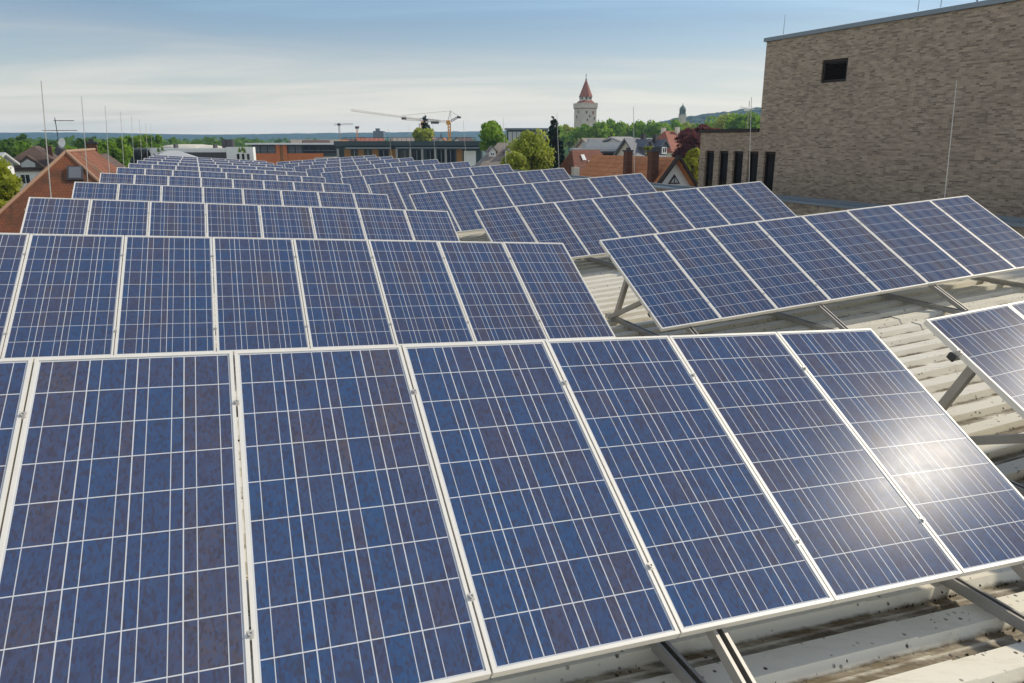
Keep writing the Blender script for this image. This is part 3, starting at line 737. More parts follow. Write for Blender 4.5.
# cross wing on the far side
a2 = h.e.matrix_basis @ Vector((0,0,0))
wing = MB(); zr2 = h.zr-2.75
wing.prism([(-2.2,.6,zr2),(-2.2,-2.0,zr2-2.4),(-2.2,-2.0,zr2-2.6),(-2.2,.6,zr2-.2),(-2.2,3.2,zr2-2.6),(-2.2,3.2,zr2-2.4)], (-1.7,0,0)); wing.build('wing_roof', M['tile_dark'], h.e)
wing = MB(); wing.prism([(-2.4,-1.7,0),(-2.4,2.9,0),(-2.4,2.9,zr2-2.5),(-2.4,.6,zr2-.3),(-2.4,-1.7,zr2-2.5)], (-1.3,0,0)); wing.build('wing_wall', M['cream'], h.e)
def aerial():
    q = at(59.8, 150, 84.3); e = empty('tv_aerial', q, 'thin television aerial on a mast above the mossy red-brown roof', 'aerial')
    zt = at(59.5, 119.5, 84.3).z - q.z
    m = MB(); m.tube((0,0,-5.0),(0,0,zt),.05,.04,8); m.build('mast', M['charcoal'], e)
    m = MB(); z = zt-.12; m.tube((-.1,0,z),(2.0,0,z),.04,n=6)
    for i in range(7): m.tube((.02+.3*i,-.45,z),(.02+.3*i,.45,z),.02,n=5)
    m.tube((-.02,0,z-.3),(-.02,0,z+.3),.04,n=6); m.build('antenna', M['charcoal'], e)
    m = MB(); z = zt-1.15
    m.tube((-1.5,0,z),(2.2,0,z),.035,n=6)
    for i in range(10): m.tube((-1.4+.38*i,-.4,z),(-1.4+.38*i,.4,z),.02,n=5)
    m.build('antenna', M['charcoal'], e)
    q2 = at(62, 143, 83.4); d = empty('satellite_dish', q2, 'pale grey satellite dish on the mast above the mossy roof', 'satellite dish', rz=R(-20))
    m = MB(); prof = [(.01,-.12),(.23,-.10),(.42,-.03),(.52,.04),(.54,.04),(.43,-.05),(.23,-.125),(.01,-.15)]; m.lathe(prof, 20)
    o = m.build('dish', M['dish'], d, smooth=True); o.rotation_euler = (R(78), 0, 0)
    m = MB(); m.tube((0,-.06,-.5),(0,-.62,-.08),.025,n=6); m.cbox((0,-.63,-.05),(.1,.12,.12)); m.build('feed_arm', M['charcoal'], d)
    m = MB(); m.tube((0,.12,0),(-.08,.25,-.0),.03,n=6); m.tube((-.08,.25,.2),(-.08,.25,-1.2),.03,n=6); m.build('bracket', M['charcoal'], d)
aerial()

hs = house('house', 'house with a dark brown roof and small front gable above the yellow-green tree', at(33, 146, 85), 3.5, 3.5, 2.45, M['tile_dark'], M['white'], 'hip', 'hip', run=3.2)
gz = hs.zr-2.3
m = MB(); m.prism([(-1.75,-3.35,gz),(1.45,-3.35,gz),(-.15,-3.35,gz+1.35)], (0,2.6,0)); m.build('front_gable', M['tile_dark'], hs.e)
m = MB(); m.prism([(-.8,-3.42,gz+.12),(.5,-3.42,gz+.12),(.5,-3.42,gz+.5),(-.15,-3.42,gz+.95),(-.8,-3.42,gz+.5)], (0,.06,0)); m.build('gable_window', M['fog_metal'], hs.e)
for x in (-2.2, -.7, .8, 2.3): wall_window(hs.e, (x, hs.y0+.34, hs.ze-1.0), 1.0, 1.1, (0,-1,0))
chimney(hs, 1.35, .8, .6, .6, .95, None, False)
q = Matrix.Rotation(-YAW, 4, 'Z') @ (at(60.3, 151, 84.0) - Vector(hs.e.location))
m = MB(); m.lathe([(.34,-5.5),(.34,-.45),(.47,-.38),(.52,.2),(.40,.42),(.08,.5)], 14, (q.x,q.y,at(60.3,151,84.0).z)); m.build('chimney_cowl', M['charcoal'], hs.roof)
hh_ = house('house', 'second brown roof with tall brick chimney behind the mossy hip roof', at(92, 155, 36), 6, 4.4, 3.8, M['tile_dark'], M['cream'], 'gable', 'gable')
chimney(hh_, -.05, .9, .4, .4, .55)
house('house', 'small house with a bright red roof left of the dark glass office', at(112, 160, 58), .6, 1.6, 1.6, M['tile_red'], M['cream'], 'gable', 'hip', yaw=YAW+R(90))
house('house', 'pale roofed house at the frame edge beyond the yellow-green tree', at(1, 152.3, 62), 6, 1.7, .9, M['fog_metal'], M['white'], 'gable', 'gable', yaw=YAW+R(70))

# gable house with orange roof among the town houses on the right
h1 = house('house', 'orange tiled house whose white gable has a small triangular window', at(675, 157.3, 40), 8.6, 3.4, 4.15, M['tile_orange'], M['white'], 'gable', 'gable', over=.3)
m = MB()
for s_ in (-1, 1):
    a = Vector((0, h1.y0-.02, h1.zr+.05)); b = Vector((s_*(h1.w+.05), h1.y0-.02, h1.ze))
    m.beam(a, b, .12, .26, (0,-1,0) if s_ > 0 else (0,1,0))
m.build('verge_board', M['timber'], h1.roof)
yy = h1.ya-.012; m = MB(); m.prism([(-.36,yy,h1.zr-1.36),(.36,yy,h1.zr-1.36),(0,yy,h1.zr-.88)], (0,-.06,0)); f = m.build('gable_window', M['timber'], h1.wall)
m = MB()
for q_ in (-1, 1): m.prism([(q_*.03,yy-.064,h1.zr-1.30),(q_*.24,yy-.064,h1.zr-1.30),(q_*.03,yy-.064,h1.zr-1.03)], (0,-.01,0))
m.build('pane', M['fog_metal'], f)
chimney(h1, -1.0, .5, .42, .42, 1.5); chimney(h1, -1.1, 2.9, .36, .36, 1.6)
m = MB(); m.box((-2.3,5.4,h1.zroof(2.3)-.4),(-1.9,5.8,h1.zroof(2.3)+.75)); m.build('vent_stack', M['cream'], h1.roof)
h2 = house('house', 'red-brown hip roofed house with three pale skylights left of the orange roof', at(572, 149.8, 52), 2.1, 3.6, 3.6, M['tile_umber'], M['cream'], 'hip', 'hip', yaw=YAW-R(90), run=1.2)
for y, d_ in ((.6, .75), (.98, 1.3), (1.65, 1.2)): skylight(h2, 1, y, d_, .26, .5)
q = Matrix.Rotation(-h2.e.rotation_euler.z, 4, 'Z') @ (at(575.5,167,50.5) - Vector(h2.e.location)); m = MB(); m.box((q.x-.2,q.y-.2,q.z-2.2),(q.x+.2,q.y+.2,q.z)); m.build('chimney', M['cream'], h2.roof)
h3 = house('house', 'cream gabled house with a slate roof and two white dormers', at(627, 137.8, 66), 3.4, 2.5, 2.9, M['slate'], M['cream'], 'gable', 'gable', yaw=YAW-R(72), cat='house')
house_side = 1
for y in (2.2, 4.4): dormer(h3, 1, y-.9, 1.9, .9, .75, 'slate', 'slate')
chimney(h3, .4, 1.7, .36, .36, .75, M['charcoal'], False); chimney(h3, .4, 3.3, .36, .36, .75, M['charcoal'], False)
for z in (-2.6, ): wall_window(h3.e, (0, h3.ya-.01, h3.zr+z), .9, 1.1, (0,-1,0))
h4 = house('house', 'white cubic house with a row of three small dark windows', at(613, 136.6, 73), 1.9, 1.5, .4, M['greywall'], M['white'], 'gable', 'gable', yaw=YAW-R(80))
for y in (.2, .9, 1.6): wall_window(h4.e, (h4.X+.01, y, h4.zr-.95), .45, .45, (1,0,0))
for y in (.4, 1.4): wall_window(h4.e, (h4.X+.01, y, h4.zr-2.1), .5, .7, (1,0,0))
house('house', 'long house with a plain brown tiled roof behind the blue-grey flat roof', at(584, 138, 84), 4.4, 3.4, 2.6, M['tile_grey'], M['cream'], 'gable', 'gable', yaw=YAW-R(76))
h5 = house('house', 'red hip roofed villa with cream walls beside the copper beech', at(665, 131, 96), 1.8, 3.0, 2.4, M['tile_red'], M['cream'], 'hip', 'hip', yaw=YAW-R(80), run=1.6)
chimney(h5, -.5, .2, .45, .45, .8, M['cream'], False); chimney(h5, .4, 1.7, .45, .45, .8, M['cream'], False)
for y in (-.5, .8, 2.1): wall_window(h5.e, (h5.X+.01, y, h5.ze-1.1), .6, 1.1, (1,0,0))
h6 = house('house', 'grey-brown hip roofed house with three white dormers behind the willow', at(498, 142.6, 80), 2.4, 3.6, 2.7, M['tile_grey'], M['cream'], 'hip', 'hip', yaw=YAW-R(106), run=2.6)
for y in (-.75, .9, 2.5): dormer(h6, 1, y, 2.3, .7, .5, 'white', 'tile_grey')

def block(name, label, c, ax, L, D, z1, mats, cat='building', z0=0):
    """rectangular building: c = front corner (x,y), ax = direction of the front; returns thing, local x along front, y inwards"""
    ax = Vector((ax.x, ax.y, 0)).normalized(); yv = Vector((-ax.y, ax.x, 0))
    e = empty(name, (0,0,0), label, cat); basis(e, ax, yv, Vector((0,0,1)), Vector((c.x, c.y, z0))); return e
UX = Vector((math.cos(R(21.5)), math.sin(R(21.5)), 0))
FX = Vector((1, 0.02, 0))
# blue-grey flat roofed building between the conifer and the brown roofs
e = block('flat_roof_building', 'low building with stepped blue-grey flat roofs behind the red-brown hip roof', at(578,150,70), FX, 4.6, 6, 9, None)
zt = at(578,148.5,70).z; m = MB(); m.box((0,0,0),(4.3,5,zt-.25)); m.build('wall', M['slate'], e)
m = MB(); m.box((-.3,-.3,zt-.25),(4.6,5.3,zt)); m.build('roof', M['fog_metal'], e)
m = MB(); m.box((.9,1.2,zt),(4.2,4.6,zt+.55)); m.box((1.2,1.6,zt+.55),(2.4,3.4,zt+.85)); m.build('roof_box', M['fog_metal'], e)
m = MB(); m.box((.3,-.03,zt-1.1),(4.0,.02,zt-.45)); m.build('window', M['glass_dark'], e)
# glass building behind the round tree
e = block('glass_building', 'long blue glass building beyond the olive willow and round green tree', at(507,130,150), FX, 12, 10, 12, None)
c0 = at(507,128.0,150); c1 = at(548,128,150); Lg = c1.x-c0.x; zt = c0.z
m = MB(); m.box((0,.2,0),(Lg,9,zt-.3)); m.build('wall', M['darkcladding'], e)
m = MB(); m.box((-.4,-.4,zt-.3),(Lg+.4,9.4,zt)); m.build('roof', M['coping'], e)
for i in range(9):
    m = MB(); x0 = .2+i*(Lg-.4)/9; m.box((x0+.06,.1,zt-2.9),(x0+(Lg-.4)/9-.06,.18,zt-.7)); m.build('window', M['fog_metal'] if i < 4 else M['slate'], e)
m = MB(); m.box((-.1,-.1,zt-3.6),(Lg,.15,zt-3.0)); m.build('spandrel', M['fog_metal'], e)
# dark timber-panelled school wing
c0 = at(336, 142.6, 128); c1 = at(481, 141.6, 128); e = block('school_wing', 'long dark flat-roofed school wing with ochre wood panels and white garage door', c0, FX, 1, 1, 1, None)
L = c1.x-c0.x; zt = c0.z+.25; S = L/145
m = MB(); m.box((0,.6,0),(L,14,zt-.8)); m.build('wall', M['darkcladding'], e)
m = MB(); m.box((-.2,-.9,zt-.75),(L+.2,14.2,zt)); m.build('roof', M['darkcladding'], e)
m = MB(); m.box((10*S,-1.0,zt-1.25),(55*S,-.2,zt-1.0)); m.box((60*S,-1.0,zt-1.2),(L+5*S,-.2,zt-1.0)); m.build('canopy', M['coping'], e)
for x0, x1 in ((7,13.5),(21,27),(35,41.5),(52,58.5),(120,126)):
    m = MB(); m.box((x0*S,.42,0),(x1*S,.62,zt-1.3)); m.build('wood_panel', M['wood'], e)
m = MB(); m.box((127.5*S,.45,0),(139.5*S,.62,zt-1.6)); m.build('garage_door', M['white'], e)
for x0, x1 in ((14.5,20),(28,34),(42.5,51),(64,72),(76,84),(90,97),(101,108),(110,118)):
    m = MB(); m.box((x0*S,.5,0),(x1*S,.64,zt-1.5)); f = m.build('window', M['glass_dark'], e)
    m = MB(); xm = (x0+x1)/2*S; m.box((xm-.06,.42,0),(xm+.06,.52,zt-1.5)); m.build('mullion', M['coping'], f)
for x in (2, 60.5, 74, 86, 99, 109.5):
    m = MB(); m.box((x*S-.18,-.6,0),(x*S+.18,-.3,zt-1.25)); m.build('post', M['greywall'], e)
m = MB(); zr_ = zt+.02
for i in range(30): m.tube((1+i*(L-2)/29,.0,zr_),(1+i*(L-2)/29,.0,zr_+.55),.03,n=5)
m.tube((1,0,zr_+.55),(L-1,0,zr_+.55),.035,n=5); m.build('roof_railing', M['charcoal'], e)
# orange school building
c0 = at(250, 143.6, 150); c1 = at(337, 142.8, 150); e = block('school_building', 'orange brick school building with a window band under its pale flat roof', c0, FX, 1, 1, 1, None)
L = c1.x-c0.x; S = L/85; zt = c0.z+.1
m = MB(); m.box((0,.5,0),(70*S,14,zt-1.95)); m.box((24*S,.3,0),(28*S,.5,zt-.3)); m.box((31*S,.3,0),(35*S,.5,zt-.3)); m.build('wall', M['orange'], e)
m = MB(); m.box((70*S,.5,0),(L,14,zt-2.6)); m.build('wall', M['cream'], e)
m = MB(); m.box((0,.9,zt-2.9),(L,13.8,zt-.3)); m.build('upper_wall', M['darkcladding'], e)
m = MB(); m.box((-.6,-1.2,zt-.3),(L+.1,14.5,zt)); m.build('roof', M['white'], e)
for x0, x1 in ((2,8),(9,15),(16,23),(36,42),(43,49),(50.5,56),(57,62),(63,68),(69,74),(75,82)):
    m = MB(); m.box((x0*S,.72,zt-1.9),(x1*S,.88,zt-.5)); f = m.build('window', M['slate'] if x0 < 50 else M['glass_dark'], e)
    m = MB(); m.box((x0*S-.05,.66,zt-1.45),(x1*S,.72,zt-1.37)); m.build('mullion', M['coping'], f)
m = MB(); m.box((28.2*S,.4,0),(30.8*S,.6,zt-.4)); m.build('door', M['wood'], e)
m = MB(); m.box((64*S,-2,0),(84*S,.4,zt-2.7)); m.build('annex', M['cream'], e)
# white hall with dark centre band and tree emblem
c0 = at(127, 148.2, 104); c1 = at(252, 147.2, 104); e = block('white_hall', 'white flat-roofed hall with a charcoal centre band and small green tree emblems', c0, FX, 1, 1, 1, None)
L = c1.x-c0.x; S = L/125; zt = c0.z
m = MB(); m.box((21*S,.3,0),(55*S,16,zt)); m.box((55*S,.3,0),(97*S,6,zt)); m.box((98*S,.0,0),(L,1.0,zt+.15)); m.build('wall', M['white'], e)
m = MB(); m.box((55*S,.1,0),(97.5*S,.28,zt-.55)); m.build('charcoal_band', M['charcoal'], e)
m = MB(); m.box((-.2,-.2,zt-.25),(21*S,14,zt)); m.build('roof', M['slate'], e)
m = MB(); m.box((0,.4,0),(21*S,13.8,zt-.25)); m.build('office_wall', M['darkcladding'], e)
for i in range(4):
    for j in range(2):
        m = MB(); m.box((.3+i*5.1*S,.28,zt-1.45-j*1.15),(.3+(i*5.1+4.2)*S,.42,zt-.55-j*1.15)); m.build('window', M['glass_dark'], e)
for i, (x, z) in enumerate(((24.5,.75),(27,1.1),(29.5,.7),(32,1.2))): m = MB(); m.box((x*S,.2,zt-z-.25),((x+1.5)*S,.32,zt-z)); m.build('small_window', M['glass_dark'], e)
for i in range(3): m = MB(); m.box((108.5*S+i*5*S,-.08,zt-2.6),(110.8*S+i*5*S,.02,zt-.75)); m.build('slit_window', M['glass_dark'], e)
for x, z in ((111.5,.4),(114.5,.25),(116.5,.5),(30,.35),(34,.2)):
    m = MB(); y = -.06 if x > 90 else .24
    for rr_, dz in ((.26,0),(.20,.2),(.13,.36)): m.prism([(x*S-rr_,y,zt-z-.1+dz),(x*S+rr_,y,zt-z-.1+dz),(x*S,y,zt-z+.2+dz)], (0,.04,0))
    m.build('tree_emblem', M['leaf_green'], e)
m = MB(); m.box((84*S,4,zt-1),(88*S,5,zt+1.2)); m.box((88.6*S,4,zt-1),(95*S,5,zt+1.15)); m.build('plant_room', M['charcoal'], e)
for x in (40, 80): m = MB(); m.box((x*S,2,zt),((x+2)*S,3,zt+.5)); m.build('roof_vent', M['charcoal'], e)
m = MB(); m.lathe([(4.0,-2),(3.9,.12),(3.4,.3),(1.8,.48),(.2,.5)], 20, (27*S,12,zt)); m.lathe([(2.4,-2),(2.3,.05),(1.6,.25),(.2,.35)], 18, (13*S,12,zt)); m.lathe([(3.0,-2),(2.9,.08),(1.8,.3),(.2,.4)], 18, (44*S,12,zt)); m.build('membrane_roof', M['cream'], e)
# grey pavilion roof just past the end of the panels
house('pavilion', 'grey pavilion with a shallow hip roof in front of the white hall', at(168, 150.6, 66), .8, 3.2, .75, M['fog_metal'], M['greywall'], 'hip', 'hip', yaw=YAW-R(90), cat='building', run=1.9)

# town roofs far off, over the dark school wing and round about
far = random.Random(11)
FARM = ['cream', 'white', 'greywall']; FART = ['tile_red', 'tile_orange', 'tile_dark', 'tile_grey']
desc = {'tile_red':'red','tile_orange':'orange','tile_dark':'dark brown','tile_grey':'grey-brown'}
spots = [(291,139.5,210,0,3),(304,140,190,1,2),(318,139.5,230,1,3),(330,139.8,240,0,1),(357,138,190,0,0),(364,137,205,1,0),(373,138,215,0,2),(392,137.5,200,1,3),(399,138,235,0,0),(411,138,215,2,0),(420,137.8,240,1,1),(441,138,220,0,3),(457,137,230,1,2),(466,138,250,0,1),(345,138.5,260,1,2)]
beside = ['left of the pale flat school roof','behind the pale flat school roof','over the middle of the orange school','over the far end of the orange school','where both schools meet, fourth from the crane','behind the dark school, second from its orange end','between two red roofs over the dark school','left of the dark conifer top','just left of the conifer, low and small','touching the left edge of the conifer','directly behind the conifer','between the conifer and the orange crane','just right of the orange crane mast','between orange crane and round green tree','over the joint between the two schools']
for (px, py, Y, wm, tm), bs in zip(spots, beside):
    tn = FART[tm]; house('house', f'tiny {desc[tn]} roofed town house {bs}', at(px, py, Y), far.uniform(4,8), far.uniform(3,4.4), far.uniform(1.6,3), M[tn], M[FARM[wm]], 'gable', 'gable', yaw=YAW-R(far.choice([0, 80, 90])), group='small town houses on the skyline')
e = block('tower_block', 'small dark tower block on the skyline left of the conifer', at(373,131,420), FX, 1,1,1,None); zt = at(373,131,420).z
m = MB(); m.box((0,0,0),(5.6,6,zt)); m.build('wall', M['slate'], e); m = MB(); m.box((1.2,1,zt),(3.4,3,zt+1.4)); m.build('lift_housing', M['slate'], e)

# ------------------------------------------------------------------ tower and steeple
def old_tower():
    c = at(585, 125, 300); k = 300*1.0/741.4*.985       # metres per pixel there
    e = empty('medieval_tower', (c.x, c.y, 0), 'pale stone medieval tower with a battlement and pointed red roof', 'tower', rz=R(24))
    def z(py): return at(585, py, 300).z
    r2 = math.sqrt(2)
    m = MB(); hw = 3.15; m.box((-hw,-hw,0),(hw,hw,z(109))); m.build('shaft', M['stone'], e)
    m = MB(); hw = 3.27; m.box((-hw,-hw,z(109)),(hw,hw,z(108.2))); m.build('string_course', M['tile_red'], e)
    m = MB(); hw = 3.45; m.box((-hw,-hw,z(108.2)),(hw,hw,z(105)))
    for i in range(7):
        for s_ in (-1,1):
            a = -hw+.0+i*(2*hw-.75)/6; 
            m.box((a,s_*hw-(.35 if s_>0 else 0),z(105)),(a+.75,s_*hw+(.35 if s_<0 else 0),z(103.2)))
            if 0 < i < 6: m.box((s_*hw-(.35 if s_>0 else 0),a,z(105)),(s_*hw+(.35 if s_<0 else 0),a+.75,z(103.2)))
    m.build('battlement', M['stone'], e)
    m = MB(); m.lathe([(3.05*r2,z(104.6)),(3.05*r2,z(104.2)),(2.3,z(100))], 4, rot=R(45)); m.build('skirt_roof', M['tile_red'], e)
    m = MB(); m.lathe([(2.2,z(101)),(2.2,z(96.5))], 8); d = m.build('drum', M['cream'], e)
    for i in range(8):
        a = 2*math.pi*(i+.5)/8; m = MB(); m.cbox((2.06*math.cos(a),2.06*math.sin(a),z(98.4)),(.5,.5,.9)); m.build('drum_window', M['glass_dark'], d)
    m = MB(); m.lathe([(2.75,z(97)),(2.65,z(96.2)),(1.15,z(86)),(.25,z(80))], 8); m.build('roof', M['tile_red'], e)
    m = MB(); m.lathe([(.25,z(80.2)),(.3,z(79)),(.10,z(78.2)),(.08,z(75))], 8); m.lathe([(.02,z(76.2)),(.24,z(75.6)),(.24,z(75.3)),(.02,z(74.7))], 8); m.lathe([(.05,z(75)),(.04,z(72.5))], 6); m.build('finial', M['charcoal'], e)
    for x, py, s_ in ((-1.2,112.5,.55),(1.6,113,.7),(.2,116.5,.5),(2.2,118.5,.5),(-.8,120,.5)):
        m = MB(); m.box((x-s_/2,-3.19,z(py)-s_*.8),(x+s_/2,-3.13,z(py)+s_*.8)); m.build('arrow_slit', M['tile_red'] if py == 113 else M['bronze'], e)
    for y, py in ((0,112),(1,117)):
        m = MB(); m.box((-3.19,y-.3,z(py)-.5),(-3.13,y+.3,z(py)+.5)); m.build('arrow_slit', M['bronze'], e)
old_tower()
def steeple():
    c = at(682, 122, 380); z = lambda py: at(682, py, 380).z
    e = empty('church_steeple', (c.x, c.y, 0), 'slim green-capped church steeple in front of the wooded hill', 'steeple', rz=R(20))
    m = MB(); m.box((-1.35,-1.35,0),(1.35,1.35,z(114.5))); m.build('shaft', M['stone'], e)
    m = MB(); m.lathe([(1.75,z(114.5)),(1.75,z(113.6)),(1.5,z(113.5)),(1.5,z(109.5)),(1.7,z(109.3)),(1.4,z(108))], 8); m.build('belfry', M['copper'], e)
    for i in range(4):
        a = i*math.pi/2; m = MB(); m.cbox((1.42*math.cos(a),1.42*math.sin(a),z(111.5)),(.5,.5,1.4)); m.build('belfry_opening', M['glass_dark'], e)
    m = MB(); m.lathe([(1.4,z(108)),(1.0,z(106.8)),(.35,z(105.6)),(.12,z(104.2)),(.06,z(102.5))], 8); m.build('spire', M['copper'], e)
steeple()

# ------------------------------------------------------------------ cranes
def lattice(mb, p, q, s, n, rr=.05, tri=False):
    p = Vector(p); q = Vector(q); d = (q-p).normalized(); sd = d.cross(Vector((0,0,1)));
    if sd.length < .1: sd = Vector((1,0,0))
    sd.normalize(); up = sd.cross(d).normalized()
    offs = [sd*s/2-up*s/2, -sd*s/2-up*s/2, up*s/2] if tri else [sd*s/2-up*s/2, -sd*s/2-up*s/2, -sd*s/2+up*s/2, sd*s/2+up*s/2]
    for o in offs: mb.tube(p+o, q+o, rr, n=5)
    L = (q-p).length
    for i in range(n):
        a = p+d*L*i/n; b = p+d*L*(i+1)/n
        for k in range(len(offs)):
            o1, o2 = offs[k], offs[(k+1) % len(offs)]
            mb.tube(a+o1, b+o2, rr*.6, n=4)
def crane_a():
    tip = at(351, 109, 170); tail = at(440, 122, 262); t0 = at(404, 117, 222); mast = at(420.5, 119.5, 240)
    zj = (tip.z+tail.z)/2
    e = empty('tower_crane', (mast.x, mast.y, 0), 'pale tower crane whose long jib reaches left above the dark school', 'crane'); o = Vector(e.location)
    tip.z = tail.z = t0.z = mast.z = zj
    d = (tip-mast).normalized()
    m = MB(); lattice(m, (0,0,0), (0,0,zj-1.2), .9, 22, .06); m.build('mast', M['cranegrey'], e)
    m = MB(); lattice(m, mast-o, tip-o, .38, 70, .024, True); m.build('jib', M['cranegrey'], e)
    m = MB(); lattice(m, mast-o, tail-o, .7, 8, .06); m.build('counter_jib', M['charcoal'], e)
    m = MB(); b = mast+(tail-mast)*.72-o; m.cbox((b.x,b.y,b.z-.5),(2.6,1.2,.9)); m.build('counterweight', M['charcoal'], e)
    m = MB(); b = t0-o; m.cbox((b.x,b.y,b.z-.2),(1.3,1.1,.7)); m.build('trolley', M['timber'], e)
    m = MB(); m.cbox((.9,-.4,zj-1.5),(1.4,1.4,1.8)); m.build('cab', M['cranered'], e)
crane_a()
def crane_b():
    b = at(449.5, 135, 190); k = 190/741.4*.985
    e = empty('tower_crane', (b.x, b.y, 0), 'orange tower crane with a raised pointed head right of the conifer', 'crane'); o = Vector(e.location)
    z = lambda py: at(449, py, 190).z
    m = MB(); lattice(m, (0,0,0), (0,0,z(123)), .55, 22, .12); m.build('mast', M['cranered'], e)
    m = MB(); m.cbox((-.2,0,z(122.6)),(1.0,1.0,1.0)); m.build('cab', M['cranered'], e)
    m = MB(); ap_ = Vector((.35,0,z(110.8))); m.tube((-.4,.2,z(122)),ap_,.06,n=6); m.tube((.5,.2,z(122)),ap_,.05,n=6); m.tube((-.4,-.2,z(122)),ap_,.06,n=6); m.build('a_frame', M['cranegrey'], e)
    m = MB(); cj = at(459,116.5,190)-o; lattice(m, (.5,0,z(121)), cj, .4, 7, .06); m.build('counter_jib', M['charcoal'], e)
    m = MB(); m.cbox(cj+Vector((0,0,-.2)),(.9,.6,.45)); m.build('counterweight', M['charcoal'], e)
    m = MB(); t = at(402,115.5,176)-o; m.tube(ap_, t, .05, n=5); m.tube(ap_, cj, .04, n=5); m.build('cable', M['cranegrey'], e)
    m = MB(); lattice(m, (-.6,0,z(121.5)), at(405,119,176)-o, .42, 26, .035, True); m.build('jib', M['cranegrey'], e)
crane_b()
def small_crane(px, pt, Y, x0, x1, label, mat):
    b = at(px, pt, Y); e = empty('tower_crane', (b.x, b.y, 0), label, 'crane'); o = Vector(e.location)
    m = MB(); lattice(m, (0,0,0), (0,0,b.z), .5, 24, .06); m.build('mast', mat, e)
    m = MB(); lattice(m, at(x0,pt,Y)-o, at(x1,pt-.5,Y)-o, .5, 14, .05, True); m.build('jib', mat, e)
    m = MB(); m.cbox((0,0,b.z),(1.2,1.0,.9)); m.build('cab', M['timber'], e)
small_crane(339, 124.5, 330, 334, 353, 'tiny grey crane on the skyline above the orange school', M['cranegrey'])
small_crane(357, 127.5, 300, 355, 359.5, 'tiny orange-topped crane mast above the dark school', M['cranered'])
# telescopic mast behind the wing of the brick block
b = at(748, 120, 90); e = empty('floodlight_mast', (b.x, b.y, 0), 'mast with round floodlights above the low slit-window wing', 'mast')
m = MB(); m.tube((0,0,0),(0,0,at(749,101,90).z),.07,.04,8); m.build('pole', M['cranegrey'], e)
m = MB(); zz = at(748,109.5,90).z; m.tube((-1.0,0,zz+.3),(.6,0,zz),.05,n=6); m.lathe([(.05,-.25),(.30,-.15),(.34,.15),(.05,.25)], 12, (-.25,0,zz)); m.build('floodlight', M['white'], e)

# ------------------------------------------------------------------ trees
def rdir(r):
    while True:
        v = Vector((r.uniform(-1,1), r.uniform(-1,1), r.uniform(-1,1)))
        if .05 < v.length < 1: return v.normalized()
def leaf(mb, p, n, s, r):
    a = n.orthogonal().normalized(); b = n.cross(a); t = r.uniform(0, 6.28)
    a, b = a*math.cos(t)+b*math.sin(t), b*math.cos(t)-a*math.sin(t)
    s2 = s*r.uniform(.5,.8)
    mb.face([p-a*s, p-b*s2, p+a*s, p+b*s2])
def lobes_for(r, rx, ry, rz, n):
    L = []
    for i in range(n):
        d = rdir(r); q = r.uniform(.35, .80)
        c = Vector((d.x*rx*q, d.y*ry*q, d.z*rz*q))
        L.append((c, min(rx, rz)*r.uniform(.22, .42)))
    return L
def broadleaf(label, px, pt, Y, wpx, hpx, mat, nleaf=2600, leafs=None, name='tree', group=None, gz=0.0, seed=0, nl=22, cat='tree', squash=1.0, loose=0.0):
    r = random.Random(seed*77+int(px*13+pt))
    top = at(px, pt, Y); mpp = Y/741.4*1.01; rx = wpx*mpp/2*1.12; ch = hpx*mpp; rz = ch/2
    e = empty(name, (top.x, top.y, gz), label, cat, group)
    cz = top.z - gz - rz
    L = lobes_for(r, rx, rx*.95, rz, nl)
    mb = MB(); s = leafs or max(.10, rx*.075)
    per = nleaf//len(L)
    for c, lr in L:
        for i in range(per):
            d = rdir(r); 
            if d.z < -.3 and r.random() < .5: d.z = -d.z
            q = r.uniform(.62, 1.06) + (r.uniform(0, loose) if loose else 0)
            p = c + Vector((d.x*lr, d.y*lr, d.z*lr*squash))*q + Vector((0,0,cz))
            n = (d + rdir(r)*.8).normalized(); leaf(mb, p, n, s*r.uniform(.6,1.3), r)
    mb.build('crown', mat, e, weld=False)
    t = MB(); th = cz; tr = max(.12, rx*.07)
    t.path([(0,0,0),(.02*rx,0,th*.5),(0,.03*rx,th)], [tr*1.3, tr, tr*.6], 8)
    for i in range(5):
        c, lr = L[i*len(L)//5]; t.path([(0,0,th*.75),(c.x*.5,c.y*.5,(th*.75+cz+c.z)/2+.1*rz),(c.x,c.y,cz+c.z)], [tr*.6, tr*.4, tr*.15], 6)
    t.build('trunk', M['bark'], e); return e
def conifer(label, px, pt, Y, wpx, hpx, mat, n=2600, seed=0, gz=0, ragged=.35, group=None):
    r = random.Random(seed+int(px*7)); top = at(px, pt, Y); mpp = Y/741.4*1.01; rx = wpx*mpp/2; ch = hpx*mpp
    e = empty('conifer', (top.x, top.y, gz), label, 'tree', group); zt = top.z-gz; mb = MB(); s = max(.10, rx*.10)
    nb = 46; br = []
    for i in range(nb):
        f = (i+.5)/nb; a = i*2.4+r.uniform(-.4,.4); ln = rx*(f**.62)*r.uniform(1-ragged, 1.05)+.05
        br.append((f, a, ln))
    for i in range(n):
        f, a, ln = br[min(nb-1, int(nb*math.sqrt(r.random())))]
        q = r.random()**.45; z = zt - f*ch - q*ln*.35 + r.uniform(-.04,.04)*ch
        w_ = .28*(1-q*.6)*ln
        p = Vector((math.cos(a)*ln*q + r.uniform(-w_,w_), math.sin(a)*ln*q + r.uniform(-w_,w_), z))
        leaf(mb, p, (Vector((0,0,1))+rdir(r)*.9).normalized(), s*r.uniform(.5,1.2), r)
    mb.build('crown', mat, e, weld=False)
    t = MB(); t.path([(0,0,0),(0,0,zt-ch*.5),(0,0,zt)], [rx*.1+.08, rx*.06+.05, .03], 8); t.build('trunk', M['bark'], e)
